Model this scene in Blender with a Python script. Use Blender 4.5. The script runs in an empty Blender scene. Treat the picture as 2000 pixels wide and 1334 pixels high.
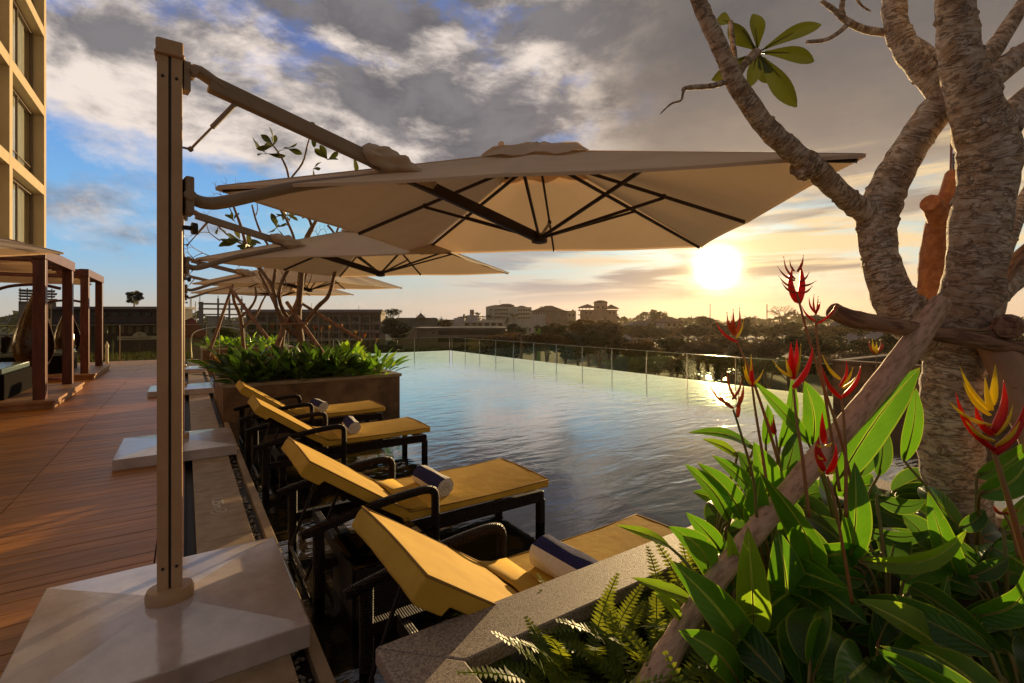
import bpy, math, random
from mathutils import Vector, Matrix
# ------------------------------------------------------------------ camera
SC = bpy.context.scene
F, CX, HY, CH = 944.0, 1000.0, 622.0, 1.6
YAW = math.atan(638/944); S_, C_ = math.sin(YAW), math.cos(YAW)
cam = bpy.data.objects.new('camera', bpy.data.cameras.new('camera')); SC.collection.objects.link(cam)
cam.location = (0, 0, CH); cam.rotation_euler = (math.radians(90), 0, -YAW)
cam.data.sensor_width = 36; cam.data.lens = 36*F/2000; cam.data.shift_y = -(667-HY)/2000
cam.data.clip_start = .05; cam.data.clip_end = 6000
SC.camera = cam
# ------------------------------------------------------------------ world
SUN = Vector((.911, .591, .106)).normalized()
SUN_EL = math.asin(SUN.z); SUN_AZ = math.atan2(SUN.x, SUN.y)
W = bpy.data.worlds.new("World"); SC.world = W; W.use_nodes = True
wt = W.node_tree; wt.nodes.clear()
class E:
    """tiny expression builder for shader maths"""
    def __init__(s, t, sock): s.t = t; s.s = sock
    def _m(s, op, *a, clamp=False):
        n = s.t.nodes.new('ShaderNodeMath'); n.operation = op; n.use_clamp = clamp
        for i, v in enumerate((s,)+a):
            if isinstance(v, E): s.t.links.new(v.s, n.inputs[i])
            else: n.inputs[i].default_value = v
        return E(s.t, n.outputs[0])
    def __add__(s, o): return s._m('ADD', o)
    def __radd__(s, o): return s._m('ADD', o)
    def __sub__(s, o): return s._m('SUBTRACT', o)
    def __rsub__(s, o): return (s*-1)+o
    def __mul__(s, o): return s._m('MULTIPLY', o)
    def __rmul__(s, o): return s._m('MULTIPLY', o)
    def __truediv__(s, o): return s._m('DIVIDE', o)
    def __pow__(s, o): return s._m('POWER', o)
    def mx(s, o): return s._m('MAXIMUM', o)
    def mn(s, o): return s._m('MINIMUM', o)
    def clamp(s): return s._m('ADD', 0.0, clamp=True)
    def abs(s): return s._m('ABSOLUTE')
    def ss(s, a, b):
        n = s.t.nodes.new('ShaderNodeMapRange'); n.interpolation_type = 'SMOOTHSTEP'
        s.t.links.new(s.s, n.inputs[0]); n.inputs[1].default_value = a; n.inputs[2].default_value = b
        return E(s.t, n.outputs[0])
def combine(t, x, y, z):
    n = t.nodes.new('ShaderNodeCombineXYZ')
    for i, v in enumerate((x, y, z)):
        if isinstance(v, E): t.links.new(v.s, n.inputs[i])
        else: n.inputs[i].default_value = v
    return n.outputs[0]
def noise(t, vec, scale, detail=5, rough=.55, dist=0.0, col=False):
    n = t.nodes.new('ShaderNodeTexNoise'); n.inputs['Scale'].default_value = scale
    n.inputs['Detail'].default_value = detail; n.inputs['Roughness'].default_value = rough
    n.inputs['Distortion'].default_value = dist
    t.links.new(vec, n.inputs['Vector'])
    return E(t, n.outputs[0]) if not col else n.outputs[1]
def mixc(t, f, a, b, mode='MIX'):
    n = t.nodes.new('ShaderNodeMix'); n.data_type = 'RGBA'; n.blend_type = mode; n.clamp_factor = mode=='MIX'
    if isinstance(f, E): t.links.new(f.s, n.inputs[0])
    else: n.inputs[0].default_value = f
    for i, v in ((6, a), (7, b)):
        if isinstance(v, tuple): n.inputs[i].default_value = (*v[:3], 1)
        else: t.links.new(v, n.inputs[i])
    return n.outputs[2]
def dot(t, vec, v):
    n = t.nodes.new('ShaderNodeVectorMath'); n.operation = 'DOT_PRODUCT'
    t.links.new(vec, n.inputs[0]); n.inputs[1].default_value = v
    return E(t, n.outputs['Value'])
def build_world():
    t = wt
    tc = t.nodes.new('ShaderNodeTexCoord').outputs['Generated']
    up = dot(t, tc, (0, 0, 1)); lat = dot(t, tc, (C_, -S_, 0)); fw = dot(t, tc, (S_, C_, 0))
    DEG = 57.2958
    az = E(t, lat._m('ARCTAN2', fw).s)*DEG
    el = up._m('ARCSINE')*DEG
    sky = t.nodes.new('ShaderNodeTexSky'); sky.sky_type = 'NISHITA'; sky.sun_disc = False
    sky.sun_elevation = SUN_EL; sky.sun_rotation = SUN_AZ; sky.altitude = 0; sky.dust_density = 1.5
    nish = mixc(t, 1.0, sky.outputs[0], (.9, .9, .9), 'MULTIPLY')
    # clear sky by elevation (scaled x10: the Background below runs at 0.1)
    f1 = el.ss(0, 9); f2 = el.ss(7, 27); f3 = el.ss(28, 80)
    clear = mixc(t, f1, (5.5, 5.2, 4.5), (3.3, 6.1, 6.7))
    clear = mixc(t, (1-az.ss(-34, -14))*f1*.8, clear, (1.9, 4.6, 8.2))
    clear = mixc(t, f2, clear, (.42, 2.0, 7.0))
    clear = mixc(t, f3, clear, (1.2, 2.3, 4.4))
    clear = mixc(t, .12, clear, nish)
    dz = up.mx(0.0)+.13
    q = combine(t, lat/dz, fw/dz, 0.0)
    n_low = noise(t, q, .55, 3, .5)
    cv = combine(t, lat, fw, up*2.1); cv2 = combine(t, lat+.05, fw+.3, up*2.1-.09)
    n1 = noise(t, cv, 3.3, 12, .60, .15)
    n2 = noise(t, cv2, 2.7, 12, .62, .2)
    azn = az+(n_low-.5)*34
    cov = azn.ss(-50, -24)*el.ss(12, 21)
    cov = (cov + el.ss(20, 30)*azn.ss(-62, -38)*.45+.38*el.ss(6, 10)).clamp()
    T = .585-cov*.33
    dens = ((n1-T)*5.5).clamp()
    # thickness -> grey
    n3 = noise(t, cv2, 7.5, 9, .6, .3)
    thick = ((n2-.5)*2.5+(n3-.5)*1.3+.54+(el-21)*.010-(az+2).abs()*.002)
    dk = thick.ss(.20, .76)
    rightness = az.ss(-2, 30)
    bright = mixc(t, rightness, (8.2, 7.1, 6.2), (7.2, 5.6, 3.9))
    dark = mixc(t, rightness, (1.28, 1.22, 1.32), (1.8, 1.5, 1.25))
    dark = mixc(t, n3.ss(.35, .65)*.45, dark, (3.0, 2.8, 2.8))
    cloud = mixc(t, dk, bright, dark)
    col = mixc(t, dens, clear, cloud)
    veil = mixc(t, (el+(n1-.5)*16).ss(12, 32), (2.7, 2.15, 1.7), (1.15, 1.08, 1.08))
    col = mixc(t, (el-(20-az).mx(0.0)*.40+(n_low-.5)*8).ss(9, 16)*(azn*.6+az*.4).ss(2, 20)*.93, col, veil)
    # low streaks of stratus
    ls = combine(t, az*.045, el*.42, 0.0)
    s1 = noise(t, ls, 1.0, 8, .6, .3)
    s2 = noise(t, combine(t, az*.03+5, el*.30, 2.0), 1.2, 7, .55, .4)
    band = el.ss(.5, 4.5)*(1-(el-(az-6).mx(0.0).mn(18.0)*.45).ss(6.5, 11))*az.ss(-22, 8)
    warm = mixc(t, az.ss(-5, 20), (6.6, 5.4, 4.3), (8.2, 6.0, 3.2))
    col = mixc(t, s1.ss(.42, .60)*band*.95, col, warm)
    col = mixc(t, s2.ss(.50, .62)*band*.92, col, mixc(t, az.ss(0, 22), (2.6, 2.6, 2.9), (2.9, 2.35, 1.9)))
    hb = (1-el.ss(0, 6.5))*az.ss(-30, 10)
    col = mixc(t, hb*.65, col, mixc(t, az.ss(5, 24), (5.0, 4.1, 3.7), (5.6, 4.1, 2.6)))
    back = fw.ss(.30, -.45)              # the sky behind the viewer: unseen, toned dim and brown to tune the shadow fill
    col = mixc(t, back*.85, col, (1.7, 1.3, .92))
    col = mixc(t, el.ss(34, 62)*.7, col, (1.15, .95, .85))
    # aureole round the sun
    sd = dot(t, tc, tuple(SUN)).mx(0.0)
    g1 = (sd**3600)*160.0; g2 = (sd**900)*6.5; g3 = (sd**130)*2.4; g4 = (sd**20)*.55
    def addg(col, g, c):
        n = mixc(t, 1.0, c, combine(t, g, g, g), 'MULTIPLY')
        return mixc(t, 1.0, col, n, 'ADD')
    col = addg(col, g1, (1, .85, .5)); col = addg(col, g2, (1, .78, .34)); col = addg(col, g3, (1, .62, .2)); col = addg(col, g4, (1, .6, .28))
    # below the horizon: dim ground tone
    col = mixc(t, el.ss(-.4, -.1), (.5, .38, .28), col)
    bg = t.nodes.new('ShaderNodeBackground'); bg.inputs['Strength'].default_value = .1
    t.links.new(mixc(t, 1.0, col, (.90, .90, .92), 'MULTIPLY'), bg.inputs[0])
    o = t.nodes.new('ShaderNodeOutputWorld'); t.links.new(bg.outputs[0], o.inputs[0])
build_world()
# ------------------------------------------------------------------ sun
sun = bpy.data.objects.new('sun', bpy.data.lights.new('sun', 'SUN')); SC.collection.objects.link(sun)
sun.data.energy = 5.0; sun.data.angle = math.radians(.53); sun.data.color = (1, .70, .34)
sun.rotation_euler = SUN.to_track_quat('Z', 'Y').to_euler()
SC.view_settings.view_transform = 'Standard'; SC.view_settings.look = 'None'
SC.view_settings.gamma = 1; SC.view_settings.exposure = 0.3; SC.view_settings.use_curve_mapping = False
# ------------------------------------------------------------------ helpers
rnd = random.Random(7)
def R3(px, py, D):
    X = (px-CX)/F*D
    return Vector((X*C_+D*S_, -X*S_+D*C_, CH+(HY-py)/F*D))
def rayv(px, py):
    xc = (px-CX)/F
    return Vector((xc*C_+S_, -xc*S_+C_, (HY-py)/F))
def PZ(px, py, z):
    r = rayv(px, py); return r*((z-CH)/r.z)+Vector((0, 0, CH))
COL = SC.collection
def tag(o, label=None, cat=None, group=None, kind=None):
    if label: o['label'] = label
    if cat: o['category'] = cat
    if group: o['group'] = group
    if kind: o['kind'] = kind
    return o
def empty(name, loc, rz=0, label=None, cat=None, group=None):
    o = bpy.data.objects.new(name, None); COL.objects.link(o); o.location = loc; o.rotation_euler = (0, 0, rz)
    o.empty_display_size = .1
    return tag(o, label, cat, group)
class MB:
    def __init__(s): s.v = []; s.f = []; s.c = []; s.m = []; s.mi = 0
    def add(s, vs, fs, co=None):
        b = len(s.v); s.v += [tuple(x) for x in vs]; s.f += [tuple(i+b for i in f) for f in fs]
        s.c += [tuple(x) for x in (co or vs)]; s.m += [s.mi]*len(fs); return s
    def box(s, c, d, rz=0, rot=None):
        M = rot if rot is not None else Matrix.Rotation(rz, 3, 'Z'); c = Vector(c)
        vs = [c+M@Vector((x*d[0]/2, y*d[1]/2, z*d[2]/2)) for x in (-1, 1) for y in (-1, 1) for z in (-1, 1)]
        return s.add(vs, [(0, 1, 3, 2), (4, 6, 7, 5), (0, 4, 5, 1), (2, 3, 7, 6), (0, 2, 6, 4), (1, 5, 7, 3)])
    def b2(s, x0, x1, y0, y1, z0, z1):
        return s.box(((x0+x1)/2, (y0+y1)/2, (z0+z1)/2), (x1-x0, y1-y0, z1-z0))
    def bar(s, a, b, w, h, up=(0, 0, 1)):
        a, b = Vector(a), Vector(b); d = (b-a); L = d.length; d.normalize()
        sd = d.cross(Vector(up)); sd = sd.normalized() if sd.length > 1e-4 else Vector((1, 0, 0)); u = sd.cross(d)
        M = Matrix((d, sd, u)).transposed()
        return s.box((a+b)/2, (L, w, h), rot=M)
    def tube(s, pts, rad, n=10, cap=True, jit=0, seed=0, flat=1.0, sub=0):
        pts = [Vector(p) for p in pts]
        if not hasattr(rad, '__len__'): rad = [rad]*len(pts)
        if sub: pts, rad = catmull(pts, rad, sub)
        rg = random.Random(seed); L = 0; rows = []; vs = []; co = []; prev = None
        for i, p in enumerate(pts):
            d = (pts[min(i+1, len(pts)-1)]-pts[max(i-1, 0)])
            d = d.normalized() if d.length > 1e-9 else Vector((0, 0, 1))
            if prev is None:
                a = Vector((0, 0, 1)) if abs(d.z) < .9 else Vector((1, 0, 0)); u = d.cross(a).normalized()
            else:
                u = prev-d*prev.dot(d); u = u.normalized() if u.length > 1e-6 else d.orthogonal().normalized()
            prev = u; w = d.cross(u)
            if i: L += (p-pts[i-1]).length
            rj = rad[i]*(1+(rg.random()-.5)*jit)
            for k in range(n):
                an = 2*math.pi*k/n; r = rj*(1+(rg.random()-.5)*jit*.8)
                vs.append(p+u*math.cos(an)*r+w*math.sin(an)*r*flat); co.append((math.cos(an)*rad[i], math.sin(an)*rad[i], L))
        fs = []
        for i in range(len(pts)-1):
            for k in range(n):
                a = i*n+k; b = i*n+(k+1) % n; fs.append((a, b, b+n, a+n))
        if cap:
            fs.append(tuple(range(n-1, -1, -1))); m = (len(pts)-1)*n; fs.append(tuple(range(m, m+n)))
        return s.add(vs, fs, co)
    def lathe(s, c, prof, n=24, axis=None):
        c = Vector(c); vs = []; fs = []
        for r, z in prof:
            for k in range(n):
                a = 2*math.pi*k/n; vs.append(c+Vector((r*math.cos(a), r*math.sin(a), z)))
        for i in range(len(prof)-1):
            for k in range(n):
                a = i*n+k; b = i*n+(k+1) % n; fs.append((a, b, b+n, a+n))
        fs.append(tuple(range(n-1, -1, -1))); m = (len(prof)-1)*n; fs.append(tuple(range(m, m+n)))
        return s.add(vs, fs)
    def prism(s, poly, y0, y1):      # poly in (x,z), extruded along y
        n = len(poly)
        vs = [(x, y0, z) for x, z in poly]+[(x, y1, z) for x, z in poly]
        return s.add(vs, [tuple(range(n-1, -1, -1)), tuple(range(n, 2*n))]+[(i, (i+1) % n, (i+1) % n+n, i+n) for i in range(n)])
    def build(s, name, mat, parent=None, smooth=False, bevel=0, seg=2, auto=None):
        me = bpy.data.meshes.new(name); me.from_pydata(s.v, [], s.f); me.update()
        at = me.attributes.new('co', 'FLOAT_VECTOR', 'POINT')
        at.data.foreach_set('vector', [x for c in s.c for x in c])
        for m in (mat if isinstance(mat, (list, tuple)) else [mat]): me.materials.append(m)
        if any(s.m): me.polygons.foreach_set('material_index', s.m)
        if smooth or auto: me.polygons.foreach_set('use_smooth', [True]*len(me.polygons))
        if auto: me.set_sharp_from_angle(angle=math.radians(auto))
        o = bpy.data.objects.new(name, me); COL.objects.link(o)
        if parent: o.parent = parent
        if bevel:
            b = o.modifiers.new('bevel', 'BEVEL'); b.width = bevel; b.segments = seg; b.limit_method = 'ANGLE'; b.angle_limit = math.radians(35)
        return o
def catmull(pts, rad, sub):
    P = [pts[0]]+list(pts)+[pts[-1]]; Rr = [rad[0]]+list(rad)+[rad[-1]]; op = []; orr = []
    for i in range(1, len(P)-2):
        for k in range(sub):
            t = k/sub; t2 = t*t; t3 = t2*t
            op.append(.5*((2*P[i])+(-P[i-1]+P[i+1])*t+(2*P[i-1]-5*P[i]+4*P[i+1]-P[i+2])*t2+(-P[i-1]+3*P[i]-3*P[i+1]+P[i+2])*t3))
            orr.append(Rr[i]*(1-t)+Rr[i+1]*t)
    op.append(P[-2]); orr.append(Rr[-2]); return op, orr
def copy_tree(o, parent=None):
    c = o.copy(); COL.objects.link(c); c.parent = parent
    for ch in [x for x in COL.objects if x.parent == o]: copy_tree(ch, c)
    return c
# ------------------------------------------------------------------ materials
MC = {}
def pmat(name, c1, c2=None, scale=6, rough=.6, bump=0, bscale=40, metal=0, detail=6, coord='Object', stretch=None,
         lo=.35, hi=.65, spec=.5, coat=0, transl=0, tcol=None, dist=0):
    m = bpy.data.materials.new(name); m.use_nodes = True; t = m.node_tree; b = t.nodes['Principled BSDF']; out = t.nodes['Material Output']
    if coord == 'co':
        n = t.nodes.new('ShaderNodeAttribute'); n.attribute_name = 'co'; vec = n.outputs['Vector']
    else: vec = t.nodes.new('ShaderNodeTexCoord').outputs[coord]
    if stretch:
        mp = t.nodes.new('ShaderNodeMapping'); mp.inputs['Scale'].default_value = stretch; t.links.new(vec, mp.inputs[0]); vec = mp.outputs[0]
    b.inputs['Roughness'].default_value = rough; b.inputs['Metallic'].default_value = metal
    b.inputs['Specular IOR Level'].default_value = spec; b.inputs['Coat Weight'].default_value = coat; b.inputs['Coat Roughness'].default_value = .1
    col = None
    if c2:
        f = noise(t, vec, scale, detail, .6, dist).ss(lo, hi); col = mixc(t, f, c1, c2)
        t.links.new(col, b.inputs['Base Color'])
    else: b.inputs['Base Color'].default_value = (*c1, 1)
    if bump:
        bn = t.nodes.new('ShaderNodeBump'); bn.inputs['Strength'].default_value = bump; bn.inputs['Distance'].default_value = .02
        t.links.new(noise(t, vec, bscale, 5, .6).s, bn.inputs['Height']); t.links.new(bn.outputs[0], b.inputs['Normal'])
    if transl:
        tr = t.nodes.new('ShaderNodeBsdfTranslucent'); mx = t.nodes.new('ShaderNodeMixShader'); mx.inputs[0].default_value = transl
        if tcol: tr.inputs[0].default_value = (*tcol, 1)
        elif col: t.links.new(col, tr.inputs[0])
        else: tr.inputs[0].default_value = (*c1, 1)
        t.links.new(b.outputs[0], mx.inputs[1]); t.links.new(tr.outputs[0], mx.inputs[2]); t.links.new(mx.outputs[0], out.inputs[0])
    MC[name] = m
    return m
for _n, _k in (('deck_wood', 1), ('deck_wood_worn', 1.18), ('deck_wood_dark', .80)): pmat(_n, (.54*_k, .205*_k, .020*_k), (.34*_k, .12*_k, .010*_k), 2.2, .42, .15, 60, stretch=(1, 7, 1), lo=.3, hi=.7, dist=.4)
pmat('deck_under', (.012, .009, .007))
pmat('coping_stone', (.42, .31, .19), (.30, .21, .12), 7, .6, .10, 90, lo=.3, hi=.7)
pmat('granite', (.46, .37, .29), (.20, .155, .125), 160, .62, .25, 240, detail=3, lo=.40, hi=.62)
pmat('planter_wall', (.26, .14, .06), (.10, .05, .022), 3.2, .5, .25, 30, lo=.3, hi=.7)
pmat('slate_wall', (.33, .33, .34), (.14, .14, .15), 9, .45, .25, 30)
pmat('deep_tile', (.34, .56, .54), (.28, .48, .47), 4, .5)
pmat('soil', (.045, .025, .015), (.015, .01, .007), 18, .9, .8, 40)
pmat('base_plate', (.66, .58, .57), (.40, .33, .31), 3.0, .13, .06, 12, spec=.8, lo=.3, hi=.75, detail=9)
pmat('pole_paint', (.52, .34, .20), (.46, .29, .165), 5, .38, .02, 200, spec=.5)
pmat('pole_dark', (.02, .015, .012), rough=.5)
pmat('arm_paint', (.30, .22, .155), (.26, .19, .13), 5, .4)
pmat('steel', (.6, .58, .55), rough=.25, metal=1)
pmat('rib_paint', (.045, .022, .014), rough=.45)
pmat('canopy_cloth', (.76, .63, .49), (.70, .57, .43), 2.5, .85, .16, 7, transl=.30, tcol=(.76, .53, .33))
pmat('cushion', (.64, .40, .065), (.56, .34, .05), 4, .85, .16, 11, spec=.2, detail=4)
pmat('piping', (.30, .17, .03), rough=.8)
pmat('cushion_side', (.50, .33, .16), (.44, .28, .13), 4, .8, .1, 200, spec=.2)
pmat('towel_white', (.80, .78, .76), (.72, .70, .68), 60, .9, .5, 300)
pmat('towel_navy', (.015, .02, .16), (.01, .012, .09), 60, .9, .5, 300)
pmat('redwood', (.15, .04, .022), (.085, .022, .012), 4, .42, .08, 60, stretch=(3, 3, .5))
pmat('platform_wood', (.40, .21, .085), (.28, .13, .05), 4, .5, .1, 50, stretch=(1, 1, 1))
pmat('dark_cushion', (.02, .015, .013), (.012, .01, .01), 8, .9, spec=.1)
pmat('black_weave', (.012, .009, .007), (.006, .005, .004), 40, .9, .3, 80, spec=.05)
pmat('dark_metal', (.03, .02, .015), rough=.4, metal=.6)
pmat('pod_wicker', (.10, .042, .014), (.035, .014, .006), 30, .22, .12, 60, stretch=(1, 1, .3), spec=.8)
pmat('white_fabric', (.12, .17, .17), rough=.18, spec=.8)
pmat('tower_stucco', (.54, .42, .26), (.50, .385, .235), 2, .8, .05, 60)
pmat('tower_frame', (.14, .09, .06), rough=.5)
pmat('curtain', (.86, .86, .82), (.70, .70, .66), 3, .9, stretch=(1, 6, .3), coord='Object', transl=.3)
def bark():
    m = pmat('bark', (.5, .4, .3), rough=.75); t = m.node_tree; b = t.nodes['Principled BSDF']
    at = t.nodes.new('ShaderNodeAttribute'); at.attribute_name = 'co'
    def mp(sc, loc=(0, 0, 0)):
        n = t.nodes.new('ShaderNodeMapping'); n.inputs['Scale'].default_value = sc; n.inputs['Location'].default_value = loc; t.links.new(at.outputs['Vector'], n.inputs[0]); return n.outputs[0]
    rings = noise(t, mp((1, 1, 4.2)), 6.5, 5, .6, 1.0); patch = noise(t, mp((1, 1, 1.5), (3, 1, 0)), 17, 7, .62, .5); big = noise(t, mp((1, 1, 1)), 2.2, 3, .5); fine = noise(t, mp((1, 1, 2)), 60, 4, .7)
    crease = 1-(rings-.5).abs().ss(.004, .030)
    c = mixc(t, patch.ss(.38, .60), (.82, .70, .58), (.50, .35, .23))
    c = mixc(t, big.ss(.42, .62)*.55, c, (.34, .19, .10))
    c = mixc(t, fine.ss(.52, .70)*.45, c, (.80, .70, .60))
    c = mixc(t, crease*.34, c, (.16, .085, .045))
    t.links.new(c, b.inputs['Base Color'])
    bn = t.nodes.new('ShaderNodeBump'); bn.inputs['Strength'].default_value = 1.0; bn.inputs['Distance'].default_value = .020
    t.links.new((crease*-.45+patch*.4+fine*.35).s, bn.inputs['Height']); t.links.new(bn.outputs[0], b.inputs['Normal'])
bark()
pmat('bark_young', (.30, .18, .10), (.17, .085, .045), 14, .65, .8, 40, coord='co', stretch=(1, 1, 2.5))
pmat('log_bark', (.43, .245, .15), (.20, .095, .055), 20, .75, 1.0, 34, coord='co', stretch=(2.2, 2.2, .45), lo=.4, hi=.62, dist=.4)
pmat('log_pale', (.72, .48, .35), (.38, .23, .15), 26, .75, .7, 50, coord='co', stretch=(2, 2, .6), lo=.42, hi=.7)
pmat('log_smooth', (.46, .27, .165), (.36, .20, .115), 9, .55, .15, 30, coord='co', stretch=(1.5, 1.5, .4))
pmat('cut_wood', (.50, .22, .10), (.33, .12, .05), 30, .7, .3, 60)
pmat('rope', (.30, .2, .1), rough=.9)
pmat('ground_earth', (.05, .045, .022), (.028, .032, .014), .03, .95, detail=8)
pmat('lawn', (.14, .14, .02), (.07, .09, .015), 2.5, .9)
for nm, a, b in (('leaf_dark', (.045, .055, .012), (.022, .028, .007)), ('leaf_olive', (.085, .075, .018), (.035, .04, .01)), ('leaf_warm', (.15, .085, .02), (.06, .042, .012)), ('leaf_fresh', (.12, .15, .02), (.05, .075, .012))):
    pmat(nm, a, b, .35, .6, coord='Object', transl=.35)
pmat('frangi_leaf', (.085, .11, .016), (.05, .075, .012), 6, .38, transl=.25, tcol=(.12, .13, .012))
pmat('fern_leaf', (.17, .24, .016), (.08, .14, .012), 12, .45, transl=.45, tcol=(.45, .50, .03))
pmat('palm_leaf', (.03, .035, .01), rough=.5)
pmat('bract_red', (.72, .022, .018), (.52, .012, .012), 14, .32, transl=.35, tcol=(.95, .06, .02))
pmat('bract_yellow', (.95, .80, .07), (.88, .66, .05), 16, .35, transl=.35, tcol=(.98, .85, .08))
pmat('bract_orange', (.50, .11, .03), (.28, .05, .02), 16, .4, transl=.35, tcol=(.8, .25, .04))
pmat('bract_tip', (.05, .045, .015), rough=.5)
pmat('flower_stem', (.33, .20, .06), (.40, .10, .03), 5, .4, transl=.15)
pmat('green_stem', (.14, .17, .03), (.22, .10, .03), 4, .45)
for nm, a, b in (('b_dark', (.085, .06, .055), (.055, .04, .038)), ('b_beige', (.50, .40, .26), (.44, .34, .21)), ('b_concrete', (.26, .23, .21), (.17, .15, .14)), ('b_white', (.50, .47, .46), (.42, .39, .38)),
        ('b_cyan', (.36, .40, .38), (.30, .33, .31)), ('b_block', (.27, .21, .155), (.20, .155, .115)), ('b_pink', (.40, .26, .19), (.33, .21, .15)), ('b_green', (.22, .42, .06), (.18, .36, .05)),
        ('r_brown', (.10, .05, .03), (.07, .035, .022)), ('r_red', (.24, .06, .035), (.17, .045, .028)), ('r_green', (.045, .045, .025), (.03, .03, .018)), ('r_grey', (.13, .11, .10), (.10, .085, .08))):
    pmat(nm, a, b, .4, .8)
pmat('glass_edge', (.40, .42, .30), rough=.3)
pmat('b_window', (.015, .014, .014), rough=.15)
pmat('b_wood', (.20, .15, .12), rough=.7)
pmat('mast_steel', (.10, .08, .07), rough=.5, metal=.3)
pmat('mast_red', (.30, .05, .03), rough=.5)
pmat('sign_white', (.40, .36, .34), rough=.6)
pmat('sign_blue', (.05, .06, .16), rough=.6)
pmat('paint_white', (.72, .70, .62), rough=.6)
pmat('terracotta', (.22, .07, .04), (.13, .04, .025), 6, .7, .3, 30)
pmat('pebble', (.55, .53, .50), (.2, .19, .18), 30, .5)
def wicker():
    m = pmat('wicker', (.022, .009, .004), (.010, .004, .002), 50, .45, 0, spec=.25); t = m.node_tree
    tc = t.nodes.new('ShaderNodeTexCoord').outputs['Object']; hs = []
    for ax in ('X', 'Z'):
        w = t.nodes.new('ShaderNodeTexWave'); w.bands_direction = ax; w.inputs['Scale'].default_value = 26; w.inputs['Distortion'].default_value = 1.0; t.links.new(tc, w.inputs[0]); hs.append(E(t, w.outputs['Fac']))
    bn = t.nodes.new('ShaderNodeBump'); bn.inputs['Strength'].default_value = .8; bn.inputs['Distance'].default_value = .008
    t.links.new((hs[0]+hs[1]).s, bn.inputs['Height']); t.links.new(bn.outputs[0], t.nodes['Principled BSDF'].inputs['Normal'])
wicker()
def tiles():
    m = pmat('pool_tile', (.07, .04, .025), (.035, .022, .015), 5, .4); t = m.node_tree
    tc = t.nodes.new('ShaderNodeTexCoord').outputs['Object']
    b = t.nodes.new('ShaderNodeTexBrick'); b.offset = 0; b.inputs['Scale'].default_value = 1
    for k, v in (('Brick Width', .1), ('Row Height', .1), ('Mortar Size', .004), ('Mortar Smooth', .1)): b.inputs[k].default_value = v
    b.inputs['Color1'].default_value = (.075, .04, .026, 1); b.inputs['Color2'].default_value = (.03, .018, .012, 1); b.inputs['Mortar'].default_value = (.13, .09, .06, 1)
    t.links.new(tc, b.inputs[0]); t.links.new(b.outputs[0], t.nodes['Principled BSDF'].inputs['Base Color'])
tiles()
def water(name, deep=(.30, .38, .34), wscale=1.0, bump=.35):
    m = bpy.data.materials.new(name); m.use_nodes = True; t = m.node_tree; t.nodes.clear()
    tc = t.nodes.new('ShaderNodeTexCoord').outputs['Object']
    mp = t.nodes.new('ShaderNodeMapping'); mp.inputs['Rotation'].default_value = (0, 0, YAW-.25); mp.inputs['Scale'].default_value = (.55, 1.5, 1); t.links.new(tc, mp.inputs[0])
    a = noise(t, mp.outputs[0], 2.6*wscale, 3, .5, .6); b = noise(t, mp.outputs[0], 8.0*wscale, 3, .55, .4); c = noise(t, tc, .5, 2, .5)
    h = a*1.0+b*.28
    bn = t.nodes.new('ShaderNodeBump'); bn.inputs['Distance'].default_value = .075
    t.links.new((c.ss(.25, .75)*bump*.42+bump*.13).s, bn.inputs['Strength']); t.links.new(h.s, bn.inputs['Height'])
    fr = t.nodes.new('ShaderNodeFresnel'); fr.inputs[0].default_value = 1.34; t.links.new(bn.outputs[0], fr.inputs['Normal'])
    gl = t.nodes.new('ShaderNodeBsdfGlossy'); gl.inputs['Roughness'].default_value = .015; gl.inputs[0].default_value = (.95, .97, 1, 1); t.links.new(bn.outputs[0], gl.inputs['Normal'])
    tr = t.nodes.new('ShaderNodeBsdfTransparent'); tr.inputs[0].default_value = (*deep, 1)
    mx = t.nodes.new('ShaderNodeMixShader'); t.links.new((E(t, fr.outputs[0])*1.7+.05).clamp().s, mx.inputs[0])
    t.links.new(tr.outputs[0], mx.inputs[1]); t.links.new(gl.outputs[0], mx.inputs[2])
    o = t.nodes.new('ShaderNodeOutputMaterial'); t.links.new(mx.outputs[0], o.inputs[0]); MC[name] = m
water('pool_water', (.55, .72, .68))
def glass(name, tint, gloss=.06, rough=0.0, fres=1.0):
    m = bpy.data.materials.new(name); m.use_nodes = True; t = m.node_tree; t.nodes.clear()
    tr = t.nodes.new('ShaderNodeBsdfTransparent'); tr.inputs[0].default_value = (*tint, 1)
    gl = t.nodes.new('ShaderNodeBsdfGlossy'); gl.inputs['Roughness'].default_value = rough
    lw = t.nodes.new('ShaderNodeFresnel'); lw.inputs[0].default_value = 1.45
    geo = t.nodes.new('ShaderNodeNewGeometry'); mx = t.nodes.new('ShaderNodeMixShader'); t.links.new(((E(t, lw.outputs[0])*fres+gloss)*(1-E(t, geo.outputs['Backfacing']))).clamp().s, mx.inputs[0])
    t.links.new(tr.outputs[0], mx.inputs[1]); t.links.new(gl.outputs[0], mx.inputs[2])
    o = t.nodes.new('ShaderNodeOutputMaterial'); t.links.new(mx.outputs[0], o.inputs[0]); MC[name] = m
glass('fence_glass', (.90, .93, .80), .035, fres=.16); glass('window_glass', (.96, .98, .97), .28, fres=.25); glass('table_glass', (.45, .48, .40), .12)
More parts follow.
